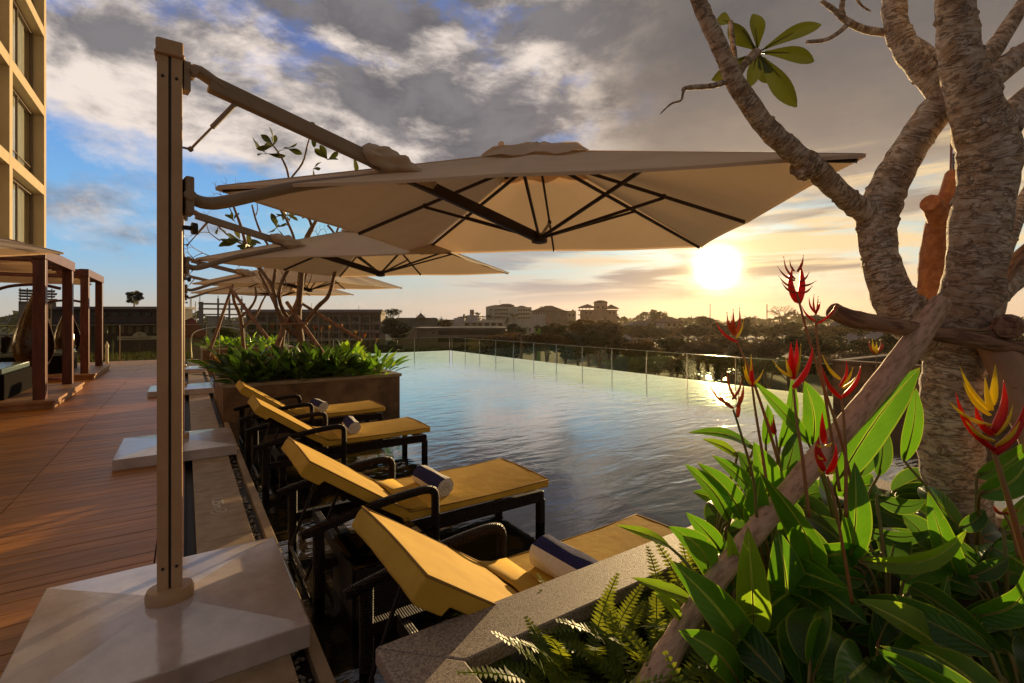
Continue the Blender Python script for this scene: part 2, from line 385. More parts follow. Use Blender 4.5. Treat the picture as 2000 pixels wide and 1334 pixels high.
def leafmat(name, c1, c2, rib, tcol, transl=.42, rough=.33):
    m = pmat(name, c1, rough=rough); t = m.node_tree; b = t.nodes['Principled BSDF']; out = t.nodes['Material Output']
    at = t.nodes.new('ShaderNodeAttribute'); at.attribute_name = 'co'
    sp = t.nodes.new('ShaderNodeSeparateXYZ'); t.links.new(at.outputs['Vector'], sp.inputs[0])
    ac = E(t, sp.outputs[0]).abs(); al = E(t, sp.outputs[1]); sd = E(t, sp.outputs[2])
    vein = (al*70-ac*16)._m('SINE')
    ob = t.nodes.new('ShaderNodeTexCoord').outputs['Object']
    blot = noise(t, ob, 9, 5, .6)
    col = mixc(t, (vein*.07+blot.ss(.3, .7)*.5+sd*.6).clamp(), c1, c2)
    col = mixc(t, ac.ss(.88, 1.0)*.7, col, (.34, .38, .04)); col = mixc(t, al.ss(.93, 1.0)*sd.ss(.4, .6)*.8, col, (.25, .13, .03))
    col = mixc(t, 1-ac.ss(.045, .11), col, rib)
    col = mixc(t, noise(t, ob, 30, 3).ss(.66, .72)*ac.ss(.55, .95), col, (.28, .17, .04))
    t.links.new(col, b.inputs['Base Color'])
    bn = t.nodes.new('ShaderNodeBump'); bn.inputs['Strength'].default_value = .18; bn.inputs['Distance'].default_value = .003
    t.links.new(vein.s, bn.inputs['Height']); t.links.new(bn.outputs[0], b.inputs['Normal'])
    tr = t.nodes.new('ShaderNodeBsdfTranslucent'); mx = t.nodes.new('ShaderNodeMixShader'); mx.inputs[0].default_value = transl
    t.links.new(mixc(t, .45, tcol, mixc(t, 1.0, col, (3.5, 3.5, 3.5), 'MULTIPLY')), tr.inputs[0])
    t.links.new(b.outputs[0], mx.inputs[1]); t.links.new(tr.outputs[0], mx.inputs[2]); t.links.new(mx.outputs[0], out.inputs[0])
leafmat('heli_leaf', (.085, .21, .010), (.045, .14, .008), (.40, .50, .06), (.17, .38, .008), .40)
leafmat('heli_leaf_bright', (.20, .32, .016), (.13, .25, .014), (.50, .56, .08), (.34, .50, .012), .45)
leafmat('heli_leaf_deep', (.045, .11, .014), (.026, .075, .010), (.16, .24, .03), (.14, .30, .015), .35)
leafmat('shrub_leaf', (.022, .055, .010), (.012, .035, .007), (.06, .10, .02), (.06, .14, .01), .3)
M = MC
# ================================================================== SETTING
def struct(mb, name, mat, **k): return tag(mb.build(name, mat, **k), kind='structure')
GZ = -9.5
g = MB(); g.add([(-3500, -3500, GZ), (3500, -3500, GZ), (3500, 3500, GZ), (-3500, 3500, GZ)], [(0, 1, 2, 3)]); struct(g, 'ground', M['ground_earth'])
# deck of real boards laid across the terrace
YF = 23.2
d = MB(); rg = random.Random(3); y = -2.0
while y < YF:
    xs = [-9, -6.1 if int(y*7) % 2 else -5.4, -1.25, -.17]
    for x0, x1 in zip(xs, xs[1:]): d.mi = rg.choice((0, 0, 1, 2)); d.b2(x0+.003, x1-.003, y+.0035, y+.146-.0035, -.03, rg.uniform(-.0012, .0012))
    y += .146
for k in range(1):
    d.b2(-.164, -.09, -2, YF, -.03, 0); d.b2(-.083, -.01, -2, YF, -.03, 0)
struct(d, 'deck', [M['deck_wood'], M['deck_wood_worn'], M['deck_wood_dark']])
u = MB(); u.b2(-9, .0, -2, YF, -.6, -.034); u.b2(0, .56, -2, YF, -.6, -.09); struct(u, 'deck_base', M['deck_under'])
cp = MB(); y = -1.9
while y < YF-.6:
    cp.b2(.065, .415, y+.002, y+.6-.002, -.08, .001); y += .6
struct(cp, 'coping', M['coping_stone'], bevel=.004)
lip = MB(); lip.b2(.50, .56, -2, YF-.8, -.25, -.03); struct(lip, 'pool_lip', M['coping_stone'], bevel=.004)
pb = MB(); rg = random.Random(5)
for i in range(260):
    y = rg.uniform(1.5, 9); r = rg.uniform(.008, .02)
    pb.lathe((rg.uniform(.43, .485), y, -.088), [(r*.5, 0), (r, r*.4), (r*.6, r*.8), (r*.1, r)], 6)
tag(pb.build('gutter_pebbles', M['pebble'], smooth=True), 'pale pebbles lying in the narrow drain channel beside the coping', 'pebbles', kind='stuff')
PX1, PY1 = 11.3, 22.5
fl = MB(); fl.b2(.56, 3.6, -5, PY1, -.5, -.22); struct(fl, 'pool_shelf', M['pool_tile'])
fl = MB(); fl.b2(3.6, PX1, -5, PY1, -1.6, -1.0); fl.b2(PX1, PX1+.25, -5, PY1+.25, -3, -.09); fl.b2(.56, PX1, PY1, PY1+.25, -3, -.09); struct(fl, 'pool_floor', M['deep_tile'])
wa = MB(); wa.add([(.56, -5, -.06), (PX1+.1, -5, -.06), (PX1+.1, PY1+.1, -.06), (.56, PY1+.1, -.06)], [(0, 1, 2, 3)]); struct(wa, 'water', M['pool_water'])
po = MB()
water('pond_water', (.2, .2, .15), .2, .15)
a = PZ(1330, 742, GZ); b = PZ(1470, 745, GZ); c = PZ(1432, 703, GZ); e = PZ(1360, 702, GZ)
po.add([(p.x, p.y, GZ+.06) for p in (a, b, c, e)], [(0, 1, 2, 3)]); struct(po, 'pond', M['pond_water'])
tb = MB(); tb.b2(-16, 0, -4, YF+6, GZ, -.62); tb.b2(0, PX1+.2, -4, PY1+.2, GZ, -3.02); struct(tb, 'podium', M['b_concrete'])
lw = MB(); lw.b2(-16, .3, YF+.4, YF+5.9, -.62, -.1); struct(lw, 'lawn_bed', M['soil'])
gr = MB(); rg = random.Random(8)
for i in range(5200):
    x = rg.uniform(-8, .2); y = rg.uniform(YF+.5, YF+5.8); h = rg.uniform(.08, .26); a = rg.uniform(0, 6.28); w = .02
    gr.add([(x, y, -.1), (x+w*math.cos(a), y+w*math.sin(a), -.1), (x+rg.uniform(-.12, .12), y+rg.uniform(-.12, .12), -.1+h)], [(0, 1, 2)])
tag(gr.build('grass', M['lawn']), 'yellow green grass growing behind the glass at the far end of the deck', 'grass', kind='stuff')

# ================================================================== DEPTH MARKING, cut into the coping
def text(body, size, loc, rot, mat, name, parent=None, extr=.001, align='CENTER', sx=1):
    cu = bpy.data.curves.new(name, 'FONT'); cu.body = body; cu.size = size; cu.extrude = extr; cu.align_x = align; cu.align_y = 'CENTER'
    o = bpy.data.objects.new(name, cu); COL.objects.link(o)
    bpy.context.view_layer.update()
    me = bpy.data.meshes.new_from_object(o.evaluated_get(bpy.context.evaluated_depsgraph_get())); me.materials.clear(); me.materials.append(mat)
    COL.objects.unlink(o); bpy.data.objects.remove(o)
    o = bpy.data.objects.new(name, me); COL.objects.link(o); o.location = loc; o.rotation_euler = rot; o.scale = (sx, 1, 1)
    if parent: o.parent = parent
    return o
mk = empty('depth_marking', (.23, 4.82, .003), 0, 'white depth marking with a no diving symbol on the coping stone', 'marking')
text('1.25m', .12, (0, .08, 0), (0, 0, -math.pi/2), M['paint_white'], 'lettering', mk)
sy = MB(); ring = [Vector((.052*math.cos(a*math.pi/14), -.14+.052*math.sin(a*math.pi/14), .0005)) for a in range(29)]
sy.tube(ring, .004, 5, flat=.3); sy.bar((-.036, -.104, .001), (.036, -.176, .001), .008, .001); sy.bar((-.02, -.15, .001), (.02, -.13, .001), .01, .001); sy.bar((-.01, -.16, .001), (.012, -.118, .001), .008, .001)
sy.build('symbol', M['paint_white'], mk)

# ================================================================== UMBRELLAS
def make_umbrella(loc, arm=10.3, canopy_az=-43.3, size=3.60, label='', full=True, grp='cantilever umbrellas along the pool edge'):
    root = empty('cantilever_umbrella', loc, 0, label, 'umbrella', grp)
    h = .57
    b = MB(); b.add([(-h, -h, 0), (h, -h, 0), (h, h, 0), (-h, h, 0), (-h, -h, .115), (h, -h, .115), (h, h, .115), (-h, h, .115), (0, 0, .155)],
        [(3, 2, 1, 0), (0, 1, 5, 4), (1, 2, 6, 5), (2, 3, 7, 6), (3, 0, 4, 7), (4, 5, 8), (5, 6, 8), (6, 7, 8), (7, 4, 8)])
    b.build('base', M['base_plate'], root, bevel=.006)
    c = MB(); c.lathe((0, 0, 0), [(.100, .125), (.106, .16), (.106, .19), (.098, .212), (.07, .22)], 32); o = c.build('collar', M['pole_paint'], root, auto=50); o.scale = (1.0, .82, 1)
    p = MB()
    for sx in (-1, 1): p.box((sx*.0295, 0, 1.575), (.0485, .10, 2.77))
    p.box((0, .010, 1.575), (.014, .08, 2.77))
    p.build('pole', M['pole_paint'], root, bevel=.006)
    q = MB(); q.box((0, -.036, 1.575), (.0095, .012, 2.75)); q.build('track', M['pole_dark'], root)
    for sx in (-1, 1):
        for z in (2.83, .33): q = MB(); q.tube([(sx*.029, -.0505, z), (sx*.029, -.0555, z)], .007, 10); q.build('bolt', M['pole_dark'], root)
    q = MB(); q.box((0, 0, 2.985), (.118, .118, .075)); q.box((0, 0, 2.948), (.130, .130, .022)); q.build('cap', M['pole_paint'], root, bevel=.015, seg=3)
    A = math.radians(arm); ax = Vector((math.cos(A), math.sin(A), 0)); L = 2.80
    top = Vector((.05, 0, 2.90)); hub = ax*L+Vector((0, 0, 2.335))
    # upper strut
    d = (hub-top); s0 = top+d*.045
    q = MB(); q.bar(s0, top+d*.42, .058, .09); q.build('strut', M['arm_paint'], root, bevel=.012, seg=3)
    q = MB(); q.bar(top+d*.421, top+d*.985, .056, .086); q.build('shaded_strut', M['rib_paint'], root, bevel=.012, seg=3)  # same strut under the canopy; its shade is put into this darker colour
    q = MB(); q.box(Vector((.0, 0, 2.87))+ax*.07, (.03, .075, .15), rz=A); q.tube([top+ax*.03, top+ax*.08+Vector((0, 0, .02)), s0+d*.03], [.03, .034, .032], 10, sub=4)
    q.tube([top+ax*.05+Vector((-.05*ax.y, .05*ax.x, 0)), top+ax*.05-Vector((-.05*ax.y, .05*ax.x, 0))], .018, 12); q.build('top_bracket', M['arm_paint'], root, auto=40)
    # lower arm from the sliding carriage
    car = Vector((0, 0, 2.245))+ax*.08; j = top+d*.45-Vector((0, 0, .05))
    q = MB(); q.tube([car, car+ax*.08+Vector((0, 0, -.02)), car+ax*.20+Vector((0, 0, .012)), car.lerp(j, .5), j], [.032, .034, .036, .034, .03], 10, sub=5)
    q.build('lower_arm', M['arm_paint'], root, smooth=True)
    q = MB(); q.box(car-ax*.0, (.04, .10, .20), rz=A); q.tube([car+Vector((-.06*ax.y, .06*ax.x, 0)), car-Vector((-.06*ax.y, .06*ax.x, 0))], .03, 12)
    q.build('carriage', M['arm_paint'], root, bevel=.008, auto=40)
    q = MB(); k0 = Vector((0, 0, 2.08))+ax*.05; q.tube([k0, k0+ax*.04, k0+ax*.045, k0+ax*.07], [.012, .012, .032, .03], 14); q.build('knob', M['pole_dark'], root, auto=40)
    # gas spring
    g0 = Vector((0, 0, 2.50))+ax*.09; g1 = top+d*.095-Vector((0, 0, .03)); gm = g0.lerp(g1, .45)
    q = MB(); q.tube([g0, gm], .0065, 8); q.tube([gm, g1], .014, 10); q.tube([g0-ax*.06, g0], .006, 6); q.lathe(g0-Vector((0, 0, .012)), [(.002, -.004), (.014, .006), (.014, .018), (.002, .028)], 10); q.build('gas_spring', M['arm_paint'], root, auto=40)
    # canopy
    cz = 2.445; a = math.radians(canopy_az); hs = size/2; ctr = ax*L
    ex = Vector((math.cos(a), math.sin(a), 0)); ey = Vector((-math.sin(a), math.cos(a), 0)); peak = ctr+Vector((0, 0, 3.14)); tilt = Vector((0, 0, .0))
    cn = [ctr+Vector((0, 0, cz))+ex*sx*hs+ey*sy*hs+Vector((0, 0, sy*hs*.022)) for sx, sy in ((-1, -1), (1, -1), (1, 1), (-1, 1))]
    q = MB(); N = 14; rg = random.Random(int(loc[1]*10))
    for i in range(4):
        A0, B0 = cn[i], cn[(i+1) % 4]; vs = []; co = []
        mid = (A0+B0)/2
        for r in range(N+1):
            for k in range(N+1):
                t = k/N; rr = r/N; e = A0.lerp(B0, t); inw = math.sin(math.pi*t)**1.0
                sag_e = (ctr+Vector((0, 0, cz))-e)*(.018*abs(math.sin(2*math.pi*t)))
                p = peak.lerp(e+sag_e, rr)
                tens = -.030*math.sin(2*math.pi*t)**2*math.sin(math.pi*min(rr, 1)*.9)
                p = p+Vector((0, 0, tens + .006*math.sin(9*t+i)*rr))
                vs.append(p); co.append((t, rr, i))
        fs = [(r*(N+1)+k, (r+1)*(N+1)+k, (r+1)*(N+1)+k+1, r*(N+1)+k+1) for r in range(N) for k in range(N)]
        q.add(vs, fs, co)
        # hem turned down at the rim
        e0 = [vs[N*(N+1)+k] for k in range(N+1)]
        q.add(e0+[v+Vector((0, 0, -.016))+(ctr-v).normalized()*.004 for v in e0], [(k, k+N+1, k+N+2, k+1) for k in range(N)])
    cano = q.build('canopy', M['canopy_cloth'], root, auto=28)
    q = MB()
    for e in cn: q.tube([peak.lerp(e, .16)+Vector((0, 0, .004)), peak.lerp(e, .6)+Vector((0, 0, .003)), peak.lerp(e, .995)+Vector((0, 0, .002))], .0045, 5)
    q.build('seam', M['canopy_cloth'], cano, smooth=True)
    q = MB(); f0 = peak+Vector((-.30, .18, -.02)); q.lathe(f0, [(.03, 0), (.034, .05), (.028, .085), (.01, .10)], 12); q.build('finial', M['canopy_cloth'], cano, smooth=True)
    q = MB()  # bunched vent cloth on the crown
    for i in range(4):
        A0, B0 = cn[i], cn[(i+1) % 4]; vs = []; n2 = 10
        for r in range(6):
            for k in range(n2+1):
                t = k/n2; rr = r/5*.20; p = peak.lerp(A0.lerp(B0, t), rr*1.25)+Vector((0, 0, .075-.004*r+(.016*math.sin(t*17+i*2+r)+.010*rg.random())*(r > 0)-(.05 if r == 5 else 0)))
                vs.append(p)
        q.add(vs, [(r*(n2+1)+k, (r+1)*(n2+1)+k, (r+1)*(n2+1)+k+1, r*(n2+1)+k+1) for r in range(5) for k in range(n2)])
    q.build('vent', M['canopy_cloth'], cano, smooth=True)
    # sleeve of cloth bunched where the strut passes through the canopy
    dn = d.normalized(); side = dn.cross(Vector((0, 0, 1))).normalized(); upv = side.cross(dn); w = top+d*.375; q = MB(); vs = []; nr, nk = 22, 26
    for r in range(nr+1):
        t = r/nr; c0 = w+dn*(t*.60-.03)+Vector((0, 0, .03-.01*t)); R0 = .060+.045*math.sin(math.pi*min(1, t*1.1))-.02*t
        for k in range(nk):
            an = 2*math.pi*k/nk; fold = .16*math.sin(an*3+t*9+loc[1])+.12*math.sin(an*7-t*17)+.08*math.sin(t*31+an*2); rr = R0*(1+fold)*(1 if 0 < r < nr else .55)
            vs.append(c0+side*math.cos(an)*rr*1.35+upv*math.sin(an)*rr*.8)
    q.add(vs, [(r*nk+k, r*nk+(k+1) % nk, (r+1)*nk+(k+1) % nk, (r+1)*nk+k) for r in range(nr) for k in range(nk)]+[tuple(range(nk-1, -1, -1)), tuple(range(nr*nk, nr*nk+nk))])
    q.tube([w+dn*.44, w+dn*.50+Vector((0, 0, .03)), w+dn*.56+Vector((0, 0, .025)), w+dn*.60-Vector((0, 0, .02))], .007, 6, sub=4)
    q.build('sleeve', M['canopy_cloth'], cano, smooth=True)
    # ribs and braces
    ends = cn+[(cn[i]+cn[(i+1) % 4])/2 for i in range(4)]
    hb = hub+Vector((0, 0, -.0))
    for i, e in enumerate(ends):
        e2 = peak.lerp(e, .985)-Vector((0, 0, .028)); p2 = peak-Vector((0, 0, .06))
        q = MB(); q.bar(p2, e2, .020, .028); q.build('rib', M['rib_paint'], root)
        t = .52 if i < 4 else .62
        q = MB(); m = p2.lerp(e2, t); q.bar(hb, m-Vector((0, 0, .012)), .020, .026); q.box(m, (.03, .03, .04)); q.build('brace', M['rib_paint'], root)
    q = MB(); q.lathe(hb, [(.03, -.05), (.07, -.04), (.075, -.015), (.06, .03), (.02, .05)], 20); q.build('hub', M['rib_paint'], root, auto=40)
    return root
make_umbrella((-.066, 3.07, 0), arm=9.6, label='nearest cream cantilever umbrella on a wide pale base plate beside the deck')
make_umbrella((-.066, 7.1, 0), arm=14, canopy_az=-45, label='second nearest cream umbrella, its canopy half covered by the nearest umbrella')
make_umbrella((-.066, 12.75, 0), arm=12, canopy_az=-44, label='third cream umbrella from the front, its canopy crossed by bare tree limbs')
make_umbrella((-.066, 17.6, 0), arm=12, canopy_az=-44, label='farthest and lowest looking cream umbrella canopy behind the middle planter trees')
u5 = make_umbrella((-6.7, 8.6, 0), arm=3, canopy_az=-44, label='cream umbrella at the left edge of the photo, one corner hanging before the nearest pergola')

# ================================================================== LOUNGERS
BT = (.62, .735); KN = (1.27, .285)          # top of the backrest and knee in x, z
def cushion_seg(poly, y0, y1, sub=10, puff=.012, seed=0):
    rg = random.Random(seed); mb = MB(); n = len(poly); rows = sub+1; vs = []; 
    for j in range(rows):
        t = j/sub
        for (x, z) in poly:
            vs.append((x+rg.uniform(-.003, .003), y0+(y1-y0)*t, z+puff*math.sin(math.pi*t)+rg.uniform(-.002, .002)))
    fs = [(j*n+i, j*n+(i+1) % n, (j+1)*n+(i+1) % n, (j+1)*n+i) for j in range(sub) for i in range(n)]
    fs += [tuple(range(n-1, -1, -1)), tuple(range((rows-1)*n, rows*n))]
    return mb.add(vs, fs)
def make_lounger():
    root = empty('sun_lounger', (0, 0, 0)); Wd = .72
    fr = MB()
    for y in (.04, Wd-.04): fr.box((1.60, y, .155), (1.64, .055, .085))
    for x in (.80, 1.25, 2.40): fr.box((x, Wd/2, .155), (.05, Wd-.08, .07))
    fr.build('frame', M['wicker'], root, bevel=.008)
    for x in (.83, 2.40):
        for y in (.04, Wd-.04):
            l = MB(); l.box((x, y, -.04), (.06, .06, .34)); l.build('leg', M['wicker'], root, bevel=.008)
    for y in (-.06, Wd+.06):
        l = MB(); l.tube([(1.42, y, -.2), (1.42, y, .30), (1.415, y, .405), (1.38, y, .435), (1.28, y, .44), (1.0, y, .41), (.62, y, .335), (.56, y, .32)], [.031]*5+[.031, .031, .027], 10, sub=4, flat=.9)
        l.tube([(.66, y, -.2), (.66, y, .33)], .034, 10); l.box((1.05, y, .13), (.76, .045, .06)); l.box((.9, (y+.37)/2, .13), (.05, abs(y-.37)+.02, .05))
        l.build('armrest', M['wicker'], root, auto=50)
    dx, dz = BT[0]-KN[0], BT[1]-KN[1]; L = math.hypot(dx, dz); ux, uz = dx/L, dz/L; nx, nz = -uz, ux   # normal pointing up/front?
    if nz < 0: nx, nz = -nx, -nz
    P = lambda a, b: (KN[0]+ux*a+nx*b, KN[1]+uz*a+nz*b)
    bf = MB()
    for y in (.06, Wd-.06): bf.bar((*P(.02, -.085)[:1], y, P(.02, -.085)[1]), (P(L-.12, -.085)[0], y, P(L-.12, -.085)[1]), .045, .04)
    for k in range(5): a = .1+k*.13; p = P(a, -.085); bf.box((p[0], Wd/2, p[1]), (.05, Wd-.16, .025))
    bf.build('backrest_frame', M['wicker'], root)
    sp = MB(); p = P(L*.62, -.10)
    for y in (.10, Wd-.10): sp.tube([(p[0], y, p[1]), (.62, y, -.02)], .011, 8)
    sp.tube([(.62, .10, -.02), (.62, Wd-.10, -.02)], .011, 8); sp.build('prop_bar', M['dark_metal'], root, auto=50)
    T = .062
    poly = [P(0, 0)]+[P(L*k/6, .006*math.sin(math.pi*k/6)) for k in range(1, 6)]+[P(L, 0), P(L+.008, -.03), P(L+.004, -.085), P(L-.01, -.095), P(L-.135, -.095), P(L-.145, -T)]+[P(L*k/5, -T) for k in (3, 2, 1)]+[P(-.02, -T+.01)]
    c = cushion_seg(poly, 0, Wd, seed=1); bc = c.build('back_cushion', M['cushion'], root, bevel=.012, seg=3, auto=50)
    zt = .287
    poly = [(1.27, zt)]+[(1.27+1.18*k/7, zt-.012*math.sin(math.pi*k/7)) for k in range(1, 7)]+[(2.45, zt), (2.465, zt-.03), (2.455, zt-T)]+[(2.45-1.16*k/5, zt-T) for k in range(1, 5)]+[(1.22, zt-T), (1.225, zt-.03)]
    c = cushion_seg(poly, 0, Wd, seed=2); sc_ = c.build('seat_cushion', M['cushion'], root, bevel=.012, seg=3, auto=50)
    for nm, o, pts in (('piping', bc, [(P(a, .004)) for a in (0, L*.25, L*.5, L*.75, L)]), ('piping', sc_, [(1.27, zt), (1.6, zt-.008), (2.0, zt-.012), (2.3, zt-.006), (2.455, zt)])):
        pp = MB()
        for y in (.003, Wd-.003): pp.tube([(x, y, z-.002) for x, z in pts], .0055, 6)
        e = pts[-1]; pp.tube([(e[0], y, e[1]-.002+.011*math.sin(math.pi*y/Wd)) for y in [Wd*k/8 for k in range(9)]], .0055, 6)
        pp.build(nm, M['piping'], o, smooth=True)
    fp = MB()                                      # fabric flap folded at the knee
    fp.add([(1.22, .02, .325), (1.30, .02, .30), (1.40, .02, .292), (1.22, Wd-.02, .33), (1.30, Wd-.02, .305), (1.40, Wd-.02, .296), (1.23, .38, .35), (1.31, .4, .315), (1.41, .38, .297)],
           [(0, 1, 7, 6), (1, 2, 8, 7), (6, 7, 4, 3), (7, 8, 5, 4)])
    f = fp.build('flap', M['cushion'], sc_, smooth=True); sf = f.modifiers.new('thick', 'SOLIDIFY'); sf.thickness = .008
    return root
LG = 'sun loungers standing in the shallow water beside the deck'
lounger = make_lounger()
spots = [(1.50, 'nearest mustard sun lounger, partly hidden behind the granite planter rim', .05), (3.10, 'mustard sun lounger just beyond the glass topped side table, fully in view', 0),
         (5.40, 'third mustard lounger from the front, its foot end near the planter corner', 0), (7.0, 'mustard lounger right against the front wall of the middle planter', 0),
         (13.0, 'lounger behind the middle planter, only its backrest end showing left of the plants', .0), (14.6, 'farther lounger backrest end behind the middle planter', .0)]
for i, (y, lab, dx) in enumerate(spots):
    o = lounger if i == 0 else copy_tree(lounger)
    o.location = (dx, y, 0); tag(o, lab, 'lounger', LG)
def make_towel():
    t = MB(); L, r = .46, .083; n = 26
    rg = random.Random(2)
    for s in range(14):
        t.mi = 1 if s in (2, 3, 4, 9, 10) else 0
        # stripes run along the roll: wedge strips of the round surface
        a0, a1 = 2*math.pi*s/14, 2*math.pi*(s+1)/14; vs = []
        for j in range(13):
            for a in (a0, (a0+a1)/2, a1):
                rr = r*(1+.03*math.sin(a*5+j*.7)+.02*math.sin(a*9)); vs.append((rr*1.12*math.cos(a), -L/2+L*j/12, rr*.92*math.sin(a)))
        t.add(vs, [(j*3+k, (j+1)*3+k, (j+1)*3+k+1, j*3+k+1) for j in range(12) for k in (0, 1)])
    t.mi = 0
    for y in (-L/2, L/2):      # spiral ends
        sp = [(.0, y, 0)]
        pts = [Vector((r*k/26*1.05*math.cos(k*.75), y, r*k/26*.86*math.sin(k*.75))) for k in range(1, 25)]
        t.tube(pts, .0085, 6); t.lathe((0, 0, 0), [(.001, 0)], 3)
        ring = [(r*1.10*math.cos(k*math.pi/13), y*.99, r*.9*math.sin(k*math.pi/13)) for k in range(26)]
        t.add(ring, [tuple(range(26))])
    return t.build('rolled_towel', [M['towel_white'], M['towel_navy']], auto=60)
tw = make_towel()
for i, (x, y, rz, lab) in enumerate([(1.60, 1.83, .06, 'rolled white towel with navy stripes on the nearest lounger by the planter rim'),
        (1.58, 3.44, .05, 'rolled striped towel between the armrests of the lounger beyond the side table'),
        (1.62, 5.78, -.1, 'rolled striped towel on the third lounger from the front'), (1.60, 7.36, .1, 'small pale rolled towel on the lounger against the middle planter')]):
    o = tw if i == 0 else tw.copy()
    if i: COL.objects.link(o)
    o.location = (x, y, .287+(.07 if i == 0 else .06)); o.scale = (1, 1, 1) if i == 0 else (.82, .9, .82); o.rotation_euler = (0, -.75 if i else -.15, rz); tag(o, lab, 'towel', 'rolled striped towels on the loungers')
def make_table():
    root = empty('side_table', (0, 0, 0)); s = .25
    b = MB()
    for x, y, w, d in ((0, -s+.012, 2*s-.03, .024), (0, s-.012, 2*s-.03, .024), (-s+.012, 0, .024, 2*s-.078), (s-.012, 0, .024, 2*s-.078)): b.box((x, y, .02), (w, d, .40))
    b.build('wicker_body', M['wicker'], root)
    g = MB(); g.box((0, 0, .231), (2*s, 2*s, .012)); g.build('glass_top', M['table_glass'], root, bevel=.003)
    g = MB(); g.box((0, 0, .20), (2*s-.06, 2*s-.06, .015)); g.build('shelf', M['wicker'], root)
    for x in (-1, 1):
        for y in (-1, 1): l = MB(); l.box((x*(s-.03), y*(s-.03), -.2), (.04, .04, .04)); l.build('foot', M['dark_metal'], root)
    return root
tb1 = make_table(); tb1.location = (1.01, 2.9, 0); tag(tb1, 'wicker side table with a glass top beside the nearest lounger backrest', 'side table', 'wicker side tables between loungers')

# ================================================================== PLANTERS
def planter(x0, x1, y0, y1, z, name, label, wall, cap, rim=.185, zb=-.25, soil=.42, t=.055):
    root = empty(name, (x0, y0, 0), 0, label, 'planter')
    def L(a, b, c, d): return a-x0, b-x0, c-y0, d-y0
    w = MB(); i = .03
    w.b2(*L(x0+i, x1-i, y0+i, y0+rim-i), zb, z-t); w.b2(*L(x0+i, x1-i, y1-rim+i, y1-i), zb, z-t)
    w.b2(*L(x0+i, x0+rim-i, y0+rim-i, y1-rim+i), zb, z-t); w.b2(*L(x1-rim+i, x1-i, y0+rim-i, y1-rim+i), zb, z-t)
    w.build('wall', wall, root)
    c = MB()                                          # mitred coping
    o = [(x0, y0), (x1, y0), (x1, y1), (x0, y1)]; n = [(x0+rim, y0+rim), (x1-rim, y0+rim), (x1-rim, y1-rim), (x0+rim, y1-rim)]; e = .0012
    for k in range(4):
        q = [o[k], o[(k+1) % 4], n[(k+1) % 4], n[k]]; cx = sum(p[0] for p in q)/4; cy = sum(p[1] for p in q)/4
        q = [(p[0]+(cx-p[0])*e*.4-x0, p[1]+(cy-p[1])*e*4*.4-y0) for p in q]
        c.add([(*p, z-t) for p in q]+[(*p, z) for p in q], [(3, 2, 1, 0), (4, 5, 6, 7)]+[(i, (i+1) % 4, (i+1) % 4+4, i+4) for i in range(4)])
    c.build('coping', cap, root, bevel=.006)
    s_ = MB(); nx, ny = 16, 16; rg = random.Random(1); vs = []
    for a in range(nx+1):
        for b in range(ny+1): vs.append((rim-.03+(x1-x0-2*rim+.06)*a/nx, rim-.03+(y1-y0-2*rim+.06)*b/ny, soil+rg.uniform(-.02, .02)))
    s_.add(vs, [(a*(ny+1)+b, (a+1)*(ny+1)+b, (a+1)*(ny+1)+b+1, a*(ny+1)+b+1) for a in range(nx) for b in range(ny)]); s_.build('soil', M['soil'], root, smooth=True)
    return root
planter(.50, 3.75, -1.2, 1.52, .553, 'stone_planter', 'nearest planter with a granite rim in the bottom right corner, holding heliconias', M['slate_wall'], M['granite'], rim=.21)
planter(.46, 3.42, 8.81, 11.5, .553, 'stone_planter', 'brown stone planter in the middle distance holding leafy plants and trees', M['planter_wall'], M['coping_stone'], rim=.21)
planter(.46, 3.4, 19.6, 22.2, .553, 'stone_planter', 'farthest dark planter at the end of the coping, behind the loungers', M['planter_wall'], M['coping_stone'], rim=.2)
planter(10.35, 13.5, -3.5, 4.3, .80, 'stone_planter', 'dark planter box across the pool, seen behind the big tree fork', M['planter_wall'], M['planter_wall'], rim=.2)

# ================================================================== GLASS FENCES
def glass_fence(a, b, z0, z1, n, label, post=.03, posts=True):
    a = Vector((*a, 0)); b = Vector((*b, 0)); root = empty('glass_fence', (a.x, a.y, 0), 0, label, 'glass fence'); d = (b-a); L = d.length; u = d.normalized()
    for i in range(n):
        p = u*(L*i/n+.012); q = u*(L*(i+1)/n-.012)
        g = MB(); g.bar(p+Vector((0, 0, (z0+z1)/2)), q+Vector((0, 0, (z0+z1)/2)), .014, z1-z0); pn = g.build('panel', M['fence_glass'], root); e = MB(); e.bar(p+Vector((0, 0, z1+.006)), q+Vector((0, 0, z1+.006)), .016, .012); e.build('top_edge', M['glass_edge'], pn)
    for i in range(n+1):
        p = u*(L*i/n); g = MB(); g.box((p.x, p.y, (z0+z1)/2), (post, post, z1-z0)); g.build('post', M['steel'], root)
    return root
glass_fence((PX1+.16, -3), (PX1+.16, PY1), -.3, .62, 18, 'long glass fence along the right edge of the pool', .02)
glass_fence((PX1+.1, PY1+.16), (3.6, PY1+.16), -.3, .62, 4, 'glass fence across the far end of the pool', .03)
glass_fence((3.5, YF+.3), (-9, YF+.3), -.05, 1.35, 9, 'taller glass fence across the far end of the deck, before the grass', .03)
hr = MB(); hr.tube([(.2, 22.6, .0), (.2, 22.6, .85), (.5, 22.6, 1.15), (1.3, 22.7, 1.25), (2.1, 22.8, 1.0), (2.3, 22.8, .3)], .025, 10, sub=6)
tag(hr.build('handrail', M['steel'], smooth=True), 'curved steel handrail arching behind the farthest planter', 'handrail')
